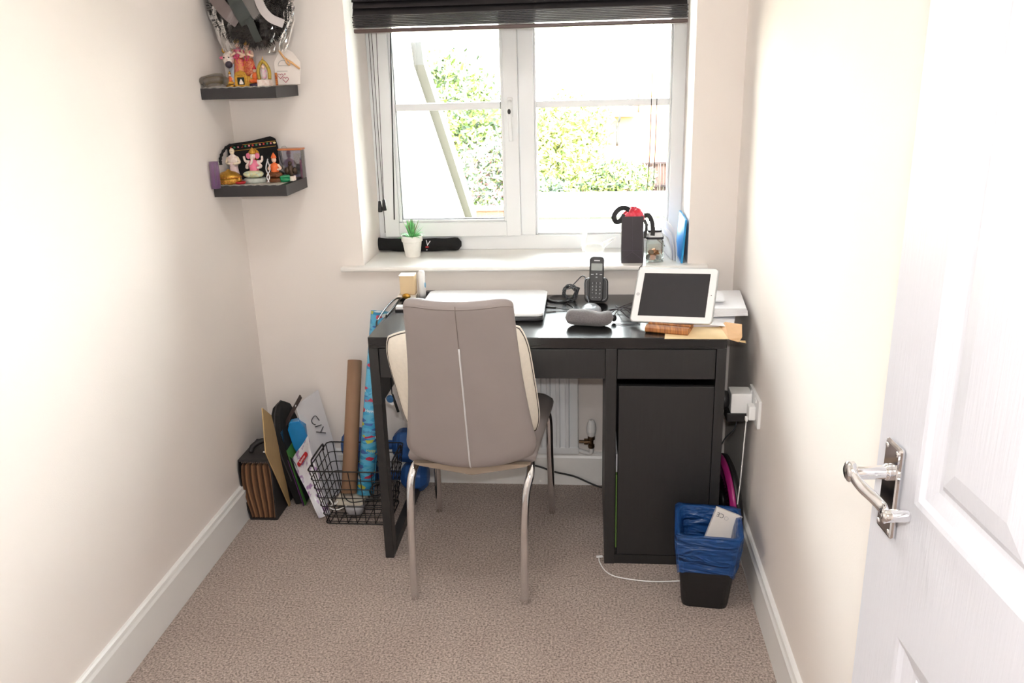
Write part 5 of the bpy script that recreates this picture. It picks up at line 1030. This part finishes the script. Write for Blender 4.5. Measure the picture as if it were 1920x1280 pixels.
mbx(MB().tube([(0.0 + 0.014 * math.cos(math.pi * k / 14) - 0.008, 0.052 + 0.014 * math.sin(math.pi * k / 14), 0.0006) for k in range(15)], 0.0007, 5, closed=True), fm).build('fold_line', M('pale_grey_print', (190, 186, 182), 0.6), FV)
pe = M('peach_ribbon', (228, 176, 120), 0.4, sheen=0.3)
mbx(MB().tube(spline([(-0.016, 0.092, 0.003), (-0.008, 0.080, 0.005), (0.0, 0.070, 0.004), (0.016, 0.060, 0.004), (0.028, 0.050, 0.003), (0.038, 0.042, 0.002)], 5), 0.0030, 6), fm).build('ribbon', pe, FV, smooth=True)
mbx(MB().tube(spline([(0.0, 0.070, 0.005), (0.004, 0.058, 0.006), (0.010, 0.052, 0.006), (0.012, 0.060, 0.006), (0.003, 0.070, 0.006)], 5), 0.0020, 6), fm).build('bow_loop', pe, FV, smooth=True)
tag(mbx(MB().box(-0.033, 0.030, 0, 0.085, -0.002, 0.0), frame((-0.404, 0.500, Z1 + 0.003), (1, 0.05, 0), (0, 0.2, 1)) @ Matrix.Scale(1.12, 4)).build('plain_white_card', cardw), 'plain pale card behind the arched shrine on the upper shelf', 'card')
tag(mbx(MB().box(-0.003, 0.003, 0, 0.038, -0.003, 0.003), frame((-0.338, 0.40, Z1 + 0.003), (1, 0, 0), (0, 0, 1))).build('bead_strip', M('red_gold_beads', (214, 150, 70), 0.4, metal=0.4, var=0.6, scale=240, rgb2=(170, 50, 40))), 'narrow red and gold beaded strip beside the favour bag', 'ornament')
# wreath in a clear bag hanging in the corner
WT = thing('wreath_in_bag', (-0.425, 0.47, 1.57), 'dark tinsel wreath in a clear crinkled plastic bag hanging above the upper shelf', 'wreath')
tins = M('dark_tinsel', (22, 18, 20), 0.8, var=0.4, scale=60, spec=0.15); random.seed(31)
wc = Vector((-0.421, 0.462, 1.715)); RW, rw = 0.092, 0.052
m = MB(); m.tube([wc + Vector((RW * math.cos(a), 0, RW * math.sin(a))) for a in [i * math.pi / 20 for i in range(40)]], 0.022, 8, closed=True); m.build('ring', tins, WT)
m = MB()
for i in range(9000):
    a = random.uniform(0, 2 * math.pi); b = random.uniform(0, 2 * math.pi); c = wc + Vector((RW * math.cos(a), 0, RW * math.sin(a)))
    d = (Vector((math.cos(a), 0, math.sin(a))) * math.cos(b) + Vector((0, 1, 0)) * math.sin(b) * 0.8 + Vector((random.uniform(-.4, .4), random.uniform(-.3, .3), random.uniform(-.4, .4)))).normalized()
    ln = rw * random.uniform(0.6, 1.0); s_ = d.orthogonal().normalized() * 0.0014
    p0 = c + d * 0.012; p1 = c + d * ln; p1.y = min(p1.y, YB - 0.004); m.add([p0 - s_, p0 + s_, p1 + s_ * 0.4, p1 - s_ * 0.4], [(0, 1, 2, 3)])
m.build('tinsel', tins, WT)['kind'] = 'stuff'
grib = M('grey_satin_ribbon', (112, 100, 98), 0.35, var=0.15); srib = M('silver_satin', (190, 184, 184), 0.3); drib = M('dark_green_ribbon', (52, 58, 56), 0.4)
def wrib(pts, w_, mt):
    P_ = spline(pts, 6); m = MB(); R_ = []
    for i, q in enumerate(P_):
        t = (P_[min(i + 1, len(P_) - 1)] - P_[max(i - 1, 0)]).normalized(); s = t.cross(Vector((0, -1, 0.25))).normalized() * w_; y = Vector((0, 0.0005, 0)); R_.append([q - s - y, q + s - y, q + s + y, q - s + y])
    m.loft(R_).build('ribbon', mt, WT)
wrib([(-0.540, 0.415, 1.78), (-0.505, 0.398, 1.73), (-0.470, 0.395, 1.685), (-0.445, 0.41, 1.66)], 0.020, grib)
wrib([(-0.455, 0.41, 1.80), (-0.445, 0.395, 1.73), (-0.425, 0.40, 1.68), (-0.415, 0.41, 1.655)], 0.022, drib)
wrib([(-0.372, 0.41, 1.80), (-0.366, 0.395, 1.72), (-0.340, 0.395, 1.672), (-0.300, 0.41, 1.650)], 0.013, srib)
wrib([(-0.425, 0.41, 1.675), (-0.402, 0.398, 1.655), (-0.395, 0.402, 1.63), (-0.388, 0.415, 1.60)], 0.012, drib)
film = clear_film('bag_film', (253, 252, 251), 0.0, 0.07)
from mathutils import noise as _mn
def bagp(u, v):
    a = 2 * math.pi * u; x = math.cos(a); y = math.sin(a); z = 1.566 + 0.33 * v; sx_ = 0.140 * (1 - 0.30 * (1 - v) ** 4); dy = 0.058 * (math.sin(math.pi * min(1, v * 0.9 + 0.12)) ** 0.5)
    q = _mn.noise(Vector((x * 2.2, y * 2.2, z * 16))) * 0.011 + _mn.noise(Vector((x * 6, y * 6, z * 40))) * 0.006
    return (max(-0.424 + (sx_ + q) * (abs(x) ** 0.7) * (1 if x >= 0 else -1), XL + 0.002), min(0.470 + (dy + q) * y, YB - 0.002), z + 0.008 * _mn.noise(Vector((x * 3, y * 3, v))))
MB().grid(bagp, 84, 34).build('plastic_bag', film, WT, smooth=False)
# lower shelf
PC = thing('embroidered_pouch', (-0.43, 0.50, Z2), 'black pouch with an embroidered floral band standing at the back of the lower shelf', 'pouch')
pm_ = frame((-0.478, 0.478, Z2 + 0.004), (1, 0.30, 0.0), (0, 0.16, 1)) @ Matrix.Scale(1.04, 4)
mbx(MB().prism([(-0.074, 0), (0.078, 0), (0.082, 0.10), (0.076, 0.127), (0.060, 0.134), (0.0, 0.122), (-0.070, 0.115), (-0.078, 0.108)], -0.018, 0, 'z'), pm_).build('pouch_body', blackfab, PC, bevel=0.004)
for yy in (0.112, 0.096): mbx(MB().tube([(-0.072, yy - 0.006, 0.0012), (0.076, yy + 0.006, 0.0012)], 0.0008, 5), pm_).build('gold_piping', gold, PC)
fc = [M('flower_red', (214, 70, 60), 0.6), M('flower_green', (60, 150, 110), 0.6), M('flower_pink', (226, 140, 150), 0.6), M('flower_cream', (240, 220, 160), 0.6)]
for i in range(13): mbx(MB().ell((-0.066 + 0.0115 * i, 0.1015 + 0.0009 * i, 0.0012), (0.0032 if i < 12 else 0.005, 0.0032, 0.001), 8), pm_).build('embroidered_flower', fc[i % 3] if i < 12 else fc[3], PC, smooth=True)
m = MB().tube(spline([(-0.512, 0.478, Z2 + 0.116), (-0.536, 0.44, Z2 + 0.120), (-0.550, 0.415, Z2 + 0.104), (-0.557, 0.40, Z2 + 0.080), (-0.556, 0.395, Z2 + 0.062)], 6), [0.004 + 0.0018 * (i % 3 == 0) for i in range(25)], 8)
m.build('twisted_cord', blackfab, PC, smooth=True)
deity('white_robed_figurine', (-0.520, 0.412, Z2 + 0.002), 0.118, (M('pearl_pink', (232, 206, 206), 0.35), wh, M('pale_cream', (238, 222, 196), 0.45), gold), 'white robed standing figurine with a bare head on the lower shelf', crown=False, seated=False)
gs = deity('elephant_headed_figurine', (-0.444, 0.395, Z2 + 0.002), 0.118, (M('pale_mint_gold', (214, 206, 150), 0.4, var=0.2, scale=150, rgb2=(190, 206, 190)), pinkm, wh, gold), 'multicoloured seated elephant headed figurine with a gold halo on the lower shelf', halo=0.019, trunk=True, base=M('pale_grey_base', (190, 196, 190), 0.5, var=0.2, scale=120))
deity('orange_robed_figurine', (-0.378, 0.405, Z2 + 0.002), 0.098, (brn, orange, skin, orange), 'orange robed figurine seated on a brown stand on the lower shelf', crown=True, halo=None, base=brn)
GBX = thing('gold_trinket_box', (-0.527, 0.362, Z2), 'round gold trinket box with studded bands at the left of the lower shelf', 'box')
MB().lathe([(0.026, 0.001), (0.030, 0.004), (0.031, 0.012), (0.030, 0.020)], (-0.527, 0.362, Z2 + 0.001), 32, sx=1.05, sy=0.85).build('box_body', gold, GBX, smooth=True)
lid_ = MB().lathe([(0.0305, 0.020), (0.0315, 0.024), (0.028, 0.030), (0.018, 0.038), (0.008, 0.041), (0.004, 0.045), (0.001, 0.047)], (-0.527, 0.362, Z2 + 0.001), 32, sx=1.05, sy=0.85).build('lid', gold, GBX, smooth=True)
m = MB()
for zz in (0.006, 0.013, 0.0225):
    for k in range(30): m.ell((-0.527 + 0.0325 * math.cos(k * math.pi / 15), 0.362 + 0.0265 * math.sin(k * math.pi / 15), Z2 + zz + 0.001), 0.0019, 6)
m.build('studs', M('amber_studs', (214, 130, 60), 0.25, var=0.5, scale=400), GBX, smooth=True)['kind'] = 'stuff'
GBX.location.x += 0.008; GBX.scale = (1.22, 1.15, 1.05)
DY = thing('oil_lamp', (-0.482, 0.350, Z2), 'small red and gold oil lamp in front of the elephant headed figurine', 'lamp')
MB().lathe([(0.010, 0.001), (0.016, 0.004), (0.018, 0.009), (0.015, 0.010), (0.001, 0.006)], (-0.478, 0.352, Z2 + 0.001), 20).build('dish', red, DY, smooth=True)
MB().lathe([(0.006, 0.009), (0.009, 0.013), (0.005, 0.022), (0.001, 0.028)], (-0.484, 0.356, Z2 + 0.001), 12).build('gold_shell', gold, DY, smooth=True)
GC = thing('green_pot', (-0.342, 0.376, Z2), 'small green lidded pot on the lower shelf', 'pot')
MB().lathe([(0.0115, 0.001), (0.013, 0.003), (0.013, 0.0125)], (-0.342, 0.372, Z2 + 0.001), 20).build('pot_body', grn, GC, smooth=True)
MB().lathe([(0.0135, 0.0125), (0.0135, 0.0155), (0.011, 0.017), (0.001, 0.017)], (-0.342, 0.372, Z2 + 0.001), 20).build('pot_lid', M('light_green_enamel', (60, 160, 110), 0.35), GC, smooth=True)
GC.location.x -= 0.004; GC.location.y += 0.03; GC.scale = (1.3, 1.3, 1.3)
BF = thing('bronze_figurine', (-0.315, 0.40, Z2), 'dark bronze figurine on a white block inside the clear favour box', 'figurine')
bz_ = M('dark_bronze', (84, 66, 54), 0.35, metal=0.5, var=0.4, scale=150)

# the white block stands on the shelf's right end
BX_ = -0.331
bx(BX_ - 0.001, BX_ + 0.014, 0.385, 0.405, Z2 + 0.002, Z2 + 0.014).build('white_base', wh, BF, bevel=0.001)
MB().lathe([(0.0055, 0), (0.0045, 0.012), (0.006, 0.022), (0.002, 0.027)], (BX_ + 0.0065, 0.395, Z2 + 0.014), 12).build('torso', bz_, BF, smooth=True)
MB().ell((BX_ + 0.0065, 0.394, Z2 + 0.044), (0.0045, 0.0045, 0.0055), 10).build('head', bz_, BF, smooth=True)
for sg in (-1, 1): MB().ell((BX_ + 0.0065 + sg * 0.0085, 0.397, Z2 + 0.026), (0.0055, 0.004, 0.0085), 12).build('wing', bz_, BF, smooth=True)
BF.location.y += 0.025; BF.scale = (1.55, 1.3, 1.35)
CB = thing('clear_favour_box', (-0.335, 0.44, Z2), 'clear acetate box with a copper lid at the right end of the lower shelf', 'box')
ac = clear_film('acetate', (240, 240, 244), 0.08, 0.06)
x0, x1, y0, y1, z0, z1 = -0.388, -0.310, 0.478, 0.520, Z2 + 0.003, Z2 + 0.096
MB().box(x0, x1, y0, y0 + 0.0006, z0, z1).box(x0, x0 + 0.0006, y0, y1, z0, z1).box(x1 - 0.0006, x1, y0, y1, z0, z1).build('acetate_wall', ac, CB)
bx(x0 + 0.001, x1 - 0.001, y1 - 0.001, y1, z0, z1).build('back_card', M('lilac_card', (190, 186, 208), 0.7), CB)
bx(x0 - 0.001, x1 + 0.001, y0 - 0.001, y1 + 0.001, z1, z1 + 0.006).build('copper_lid', M('copper_foil', (206, 130, 84), 0.3, metal=0.7), CB, bevel=0.001)
MB().tube([(x0 + 0.008, 0.49, z1 + 0.006), (x0 + 0.012, 0.49, z1 + 0.013), (x0 + 0.022, 0.49, z1 + 0.014), (x0 + 0.028, 0.49, z1 + 0.007)], 0.0009, 6).build('wire_loop', silv, CB)
MB().lathe([(0.004, 0), (0.004, 0.06)], (x1 - 0.006, y0 + 0.008, z0 + 0.001), 12).build('pink_tube', M('pale_pink_plastic', (232, 160, 190), 0.4), CB, smooth=True)
bx(x0 + 0.038, x0 + 0.060, y1 - 0.003, y1 - 0.001, z0 + 0.01, z0 + 0.08).build('silver_plaque', silv, CB)
PW = thing('purple_wrap', (-0.552, 0.35, Z2), 'sheer purple organza pouch hanging over the left end of the lower shelf', 'pouch')
org = bpy.data.materials.new('purple_organza'); org.use_nodes = True; _b = org.node_tree.nodes['Principled BSDF']; _b.inputs['Base Color'].default_value = lin((120, 84, 128)); _b.inputs['Alpha'].default_value = 0.62; _b.inputs['Roughness'].default_value = 0.4; _b.inputs['Sheen Weight'].default_value = 0.4
m = MB(); rings = []
for i in range(9):
    t = i / 8; z = Z2 + 0.002 - 0.008 * (1 - t) + 0.078 * t; cx = -0.5475 + 0.004 * t; hw = 0.0150 - 0.001 * abs(t - .4)
    rings.append([(cx + hw * math.cos(a) * (1 + 0.12 * math.sin(5 * a + 3 * t)), 0.316 + 0.011 * math.sin(a) - 0.0 * t, z) for a in [k * math.pi / 9 for k in range(18)]])
m.loft(rings).build('organza_bag', org, PW, smooth=True)
tag(MB().tube(spline([(-0.404, 0.420, Z2 + 0.075), (-0.406, 0.40, Z2 + 0.045), (-0.388, 0.375, Z2 + 0.022), (-0.394, 0.370, Z2 + 0.004)], 6), 0.0022, 6).tube(spline([(-0.406, 0.420, Z2 + 0.073), (-0.388, 0.388, Z2 + 0.045), (-0.397, 0.376, Z2 + 0.022), (-0.388, 0.370, Z2 + 0.004)], 6), 0.0018, 6).build('white_ribbon', M('white_satin', (226, 224, 228), 0.4), smooth=True), 'thin twisted white ribbon between the elephant headed and orange robed figurines', 'ribbon')

# ------------------------------------------------------------------ outside
GZ = -2.75
grass = M('lawn', (66, 82, 36), 0.9, var=0.2, scale=3, rgb2=(84, 90, 48))
g_ = bx(-30, 40, 1.2, 60, GZ - 0.2, GZ).build('lawn', grass); g_['kind'] = 'structure'; g_['label'] = 'garden lawn below the window'
brick = M('red_brick', (120, 66, 48), 0.85, var=0.18, scale=6); mort = M('mortar', (130, 118, 104), 0.9)
def brick_wall(t, P0, P1, z0, z1, thick=0.1, course=0.075, blen=0.225, mat=brick, nmax=300):
    """mortar core with each brick of the outer face standing proud"""
    P0 = Vector(P0); P1 = Vector(P1); d = P1 - P0; L_ = d.length; d.normalize(); n_ = Vector((d.y, -d.x, 0))
    core = MB(); q = [P0, P1, P1 - n_ * thick, P0 - n_ * thick]
    core.add([(p.x, p.y, z) for z in (z0, z1) for p in q], [(0, 3, 2, 1), (4, 5, 6, 7), (0, 1, 5, 4), (1, 2, 6, 5), (2, 3, 7, 6), (3, 0, 4, 7)]); core.build('mortar', mort, t)
    k = 0; r_ = 0; b0 = None; z = z1
    rows_ = int((z1 - z0) / course)
    for r_ in range(rows_):
        zz = z1 - (r_ + 1) * course; off = (r_ % 2) * blen / 2
        for c_ in range(int(L_ / blen) + 1):
            s0 = c_ * blen - off; s1 = min(s0 + blen - 0.010, L_); s0 = max(s0, 0)
            if s1 - s0 < 0.03: continue
            if k >= nmax: return
            a = P0 + d * s0; mid = (s0 + s1) / 2
            m_ = MB(); hl = (s1 - s0) / 2; c = P0 + d * mid
            m_.add([tuple(c + d * sx * hl + n_ * sy) for sx in (-1, 1) for sy in (0.0, 0.012)], [])
            v = [Vector(p) for p in m_.v]; m_.v = [(p.x, p.y, zz) for p in v] + [(p.x, p.y, zz + course - 0.010) for p in v]
            m_.f = [(0, 2, 3, 1), (4, 5, 7, 6), (0, 1, 5, 4), (2, 6, 7, 3), (0, 4, 6, 2), (1, 3, 7, 5)]
            m_.build('brick', mat, t); k += 1
# neighbouring gable on the left
NH = thing('neighbour_house', (-3.2, 7.9, GZ), 'neighbouring brick house with a grey sloping verge board, left of the window', 'house')
pale = M('pale_render', (236, 222, 206), 0.85, var=0.05, scale=4)
MB().prism([(6.1, GZ), (6.1, 1.70), (9.60, -0.62), (9.60, GZ)], -5.4, -1.06, 'x').build('house_wall', pale, NH)
vb = M('grey_verge_board', (30, 30, 32), 0.6, var=0.05)
MB().prism([(6.25, 1.55), (6.16, 1.76), (9.66, -0.44), (9.56, -0.68)], -1.06, -0.96, 'x').build('verge_board', vb, NH)
MB().prism([(6.14, 1.70), (6.16, 1.76), (9.62, -0.55), (9.60, -0.62)], -5.4, -1.06, 'x').build('roof_slope', M('pale_render', (236, 222, 206), 0.85), NH)
# projecting tile ends seen at the top left
til = M('grey_clay_tile', (48, 42, 34), 0.8)
for i, (xx, zz) in enumerate(((-1.60, 1.905), (-1.61, 1.58), (-1.60, 1.275))):
    mbx(MB().box(-0.12, 0.12, -0.05, 0.05, -0.012, 0.012), Matrix.Translation((xx + 0.09, 6.0, zz + 0.04)) @ Matrix.Rotation(-0.22, 4, 'Y')).build('tile_end', til, NH)
# garden wall and planting
GW = thing('garden_wall', (-1.2, 13.0, GZ), 'low red brick garden wall behind the verge board', 'wall')
brick_wall(GW, (-1.9, 13.0, 0), (-0.42, 13.0, 0), GZ, -0.965)
bx(-1.95, -0.40, 12.95, 13.15, -0.965, -0.90).build('coping', M('pale_coping', (130, 84, 66), 0.8), GW)
FW = thing('flat_roof_extension', (1.0, 9.0, GZ), 'low white rendered building with a flat roof edge beyond the window board', 'building')
bx(-0.30, 3.2, 12.6, 14.6, GZ, -1.02).build('rendered_wall', M('white_render', (240, 238, 234), 0.8), FW)
bx(-0.34, 3.25, 12.52, 14.7, -1.02, -0.895).build('white_fascia', M('white_fascia_board', (244, 244, 242), 0.5), FW)
bx(-0.34, 3.25, 12.50, 12.52, -1.06, -1.022).build('drip_edge', M('lead_grey', (40, 42, 32), 0.6), FW)
bx(-0.34, 3.25, 12.585, 12.60, -1.355, -1.325).build('wall_joint', M('lead_grey', (40, 42, 32), 0.6), FW)
def foliage(name, label, cat, crowns, mats, n, size, trunk=None, group=None, seed=1):
    random.seed(seed); cx = sum(c[0] for c in crowns) / len(crowns); cy_ = sum(c[1] for c in crowns) / len(crowns)
    t = thing(name, (cx, cy_, GZ), label, cat, group)
    per = {i: MB() for i in range(len(mats))}
    wts = [c[3] * c[4] * c[5] for c in crowns]; tot = sum(wts)
    for c, wt in zip(crowns, wts):
        for i in range(int(n * wt / tot)):
            v = Vector((random.gauss(0, 1), random.gauss(0, 1), random.gauss(0, 1))).normalized() * random.uniform(0.62, 1.0) * (1 + 0.12 * math.sin(i * 1.7))
            p = Vector((c[0] + v.x * c[3], c[1] + v.y * c[4], c[2] + v.z * c[5])); d = Vector((random.gauss(0, 1), random.gauss(0, 1), random.gauss(0, 1))).normalized(); e = d.orthogonal().normalized(); s_ = size * random.uniform(0.6, 1.3)
            per[i % len(mats)].add([p - d * s_, p + e * s_ * 0.45, p + d * s_, p - e * s_ * 0.45], [(0, 1, 2, 3)])
    for i, m_ in per.items(): m_.build('leaves', mats[i], t)['kind'] = 'stuff'
    if trunk:
        for pts, r in trunk: MB().tube(spline(pts, 5), [r * (1 - 0.6 * k / (5 * (len(pts) - 1))) for k in range(5 * (len(pts) - 1) + 1)], 8).build('branch', M('pale_bark', (90, 70, 56), 0.8), t, smooth=True)
    return t
lg = M('light_green_foliage', (88, 110, 44), 0.6, var=0.3, scale=5); dg = M('deep_green_foliage', (34, 52, 26), 0.6, var=0.3, scale=5); yg = M('yellow_green_foliage', (168,166,92), 0.6, var=0.2, scale=5); pk = M('pinkish_foliage', (160,108,106), 0.6, var=0.3, scale=5); gg = M('silver_grey_foliage', (120,130,122), 0.6, var=0.3, scale=5)
foliage('background_tree', 'tall pale green tree rising behind the variegated shrub', 'tree', [(-3.2, 21, 0.1, 1.7, 1.5, 1.9), (-2.3, 20.5, -0.7, 1.3, 1.4, 1.3)], [lg, yg, lg, dg], 9000, 0.10, [([(-2.9, 21, GZ), (-2.95, 21, -1.2), (-3.1, 21, 0.0)], 0.16)], seed=2)
foliage('variegated_shrub', 'pink and silver leaved shrub just above the garden wall', 'shrub', [(-1.25, 14.4, -0.75, 0.95, 0.8, 1.0), (-0.85, 14.2, -0.30, 0.55, 0.6, 0.8)], [pk, gg, gg, dg, lg], 6500, 0.06, [([(-1.1, 14.3, GZ), (-1.1, 14.3, -1.4)], 0.07)], seed=3)
foliage('yellow_shrub', 'pale yellow green bush against the mullion in the right hand light', 'shrub', [(0.15, 20.5, 0.0, 1.1, 1.0, 0.9), (0.1, 20.0, -0.9, 1.0, 1.0, 1.0)], [yg, yg, lg], 5500, 0.09, seed=4)
foliage('small_tree', 'small spreading green tree with bare lower branches in the right hand light', 'tree', [(0.6, 17.2, -1.25, 0.55, 0.6, 0.35), (1.35, 17.0, -0.95, 0.75, 0.6, 0.42), (1.0, 17.0, -1.45, 0.9, 0.5, 0.18), (1.72, 17.1, -1.25, 0.30, 0.4, 0.30)], [lg, yg, dg], 4200, 0.07, [([(0.85, 17.1, GZ), (0.78, 17.1, -1.9), (0.6, 17.1, -1.45), (0.45, 17.1, -1.1)], 0.06), ([(0.82, 17.1, -1.9), (1.2, 17.0, -1.5), (1.7, 17.0, -1.3), (2.0, 17.0, -1.2)], 0.045), ([(0.80, 17.1, -1.8), (0.9, 17.1, -1.2), (1.1, 17.1, -0.9)], 0.04)], seed=5)
foliage('dark_bush', 'darker green bush low at the left of the right hand light', 'shrub', [(-0.35, 18.0, -1.55, 0.7, 0.6, 0.55), (0.1, 18.2, -1.8, 0.6, 0.5, 0.5)], [dg, gg, dg, lg], 3500, 0.07, seed=6)
foliage('fence_shrub', 'thin green shrub in front of the wooden fence', 'shrub', [(2.75, 19.6, -1.3, 0.16, 0.15, 0.50), (2.5, 19.6, -2.1, 0.6, 0.3, 0.25)], [lg, yg, dg], 1200, 0.06, [([(2.42, 19.6, GZ), (2.42, 19.6, -0.9)], 0.025)], seed=8)
FN = thing('wooden_fence', (2.4, 20.2, GZ), 'brown vertical board fence at the end of the garden', 'fence')
fb = M('brown_fence_board', (66, 46, 42), 0.85, var=0.25, scale=5, stretch=(6, 6, 0.6))
b0 = bx(1.32, 1.448, 20.2, 20.22, GZ, -0.93).build('board', fb, FN)
for i in range(1, 23): c_ = b0.copy(); COL.objects.link(c_); c_.location = (0.138 * i, 0.010 * (i % 2), 0.0)
for zz in (-0.94, -1.53): bx(1.3, 4.5, 20.14, 20.2, zz - 0.03, zz + 0.02).build('rail', M('dark_fence_rail', (44, 30, 30), 0.85), FN)
HB = thing('distant_house', (3.0, 33, GZ), 'pale brick house with a tiled roof beyond the fence', 'house')
rb2 = M('peach_brick', (176, 116, 86), 0.85, var=0.1, scale=4)
bx(-0.5, 7.5, 32, 40, GZ, -0.35).build('house_wall', rb2, HB)
MB().prism([(31.6, -0.40), (36.0, 2.6), (40.4, -0.40)], -0.9, 2.35, 'x').build('roof', M('pale_roof_tile', (206, 196, 190), 0.8, var=0.1, scale=8), HB)
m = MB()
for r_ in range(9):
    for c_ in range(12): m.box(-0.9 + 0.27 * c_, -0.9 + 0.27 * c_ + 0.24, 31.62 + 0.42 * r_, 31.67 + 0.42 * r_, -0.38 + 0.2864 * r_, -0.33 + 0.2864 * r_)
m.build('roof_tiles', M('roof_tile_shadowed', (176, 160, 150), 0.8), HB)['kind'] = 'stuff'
MB().box(2.6, 3.1, 33, 34, -0.35, 1.35).build('chimney', rb2, HB)
MB().box(1.35, 2.15, 31.5, 31.6, -0.20, -0.12).build('gutter', M('grey_gutter', (44, 42, 44), 0.5), HB)
MB().tube(spline([(1.80, 31.5, -0.18), (1.78, 31.5, -0.5), (1.70, 31.6, -0.75), (1.70, 31.6, -1.5)], 5), 0.045, 8).build('downpipe', M('grey_gutter', (44, 42, 44), 0.5), HB, smooth=True)
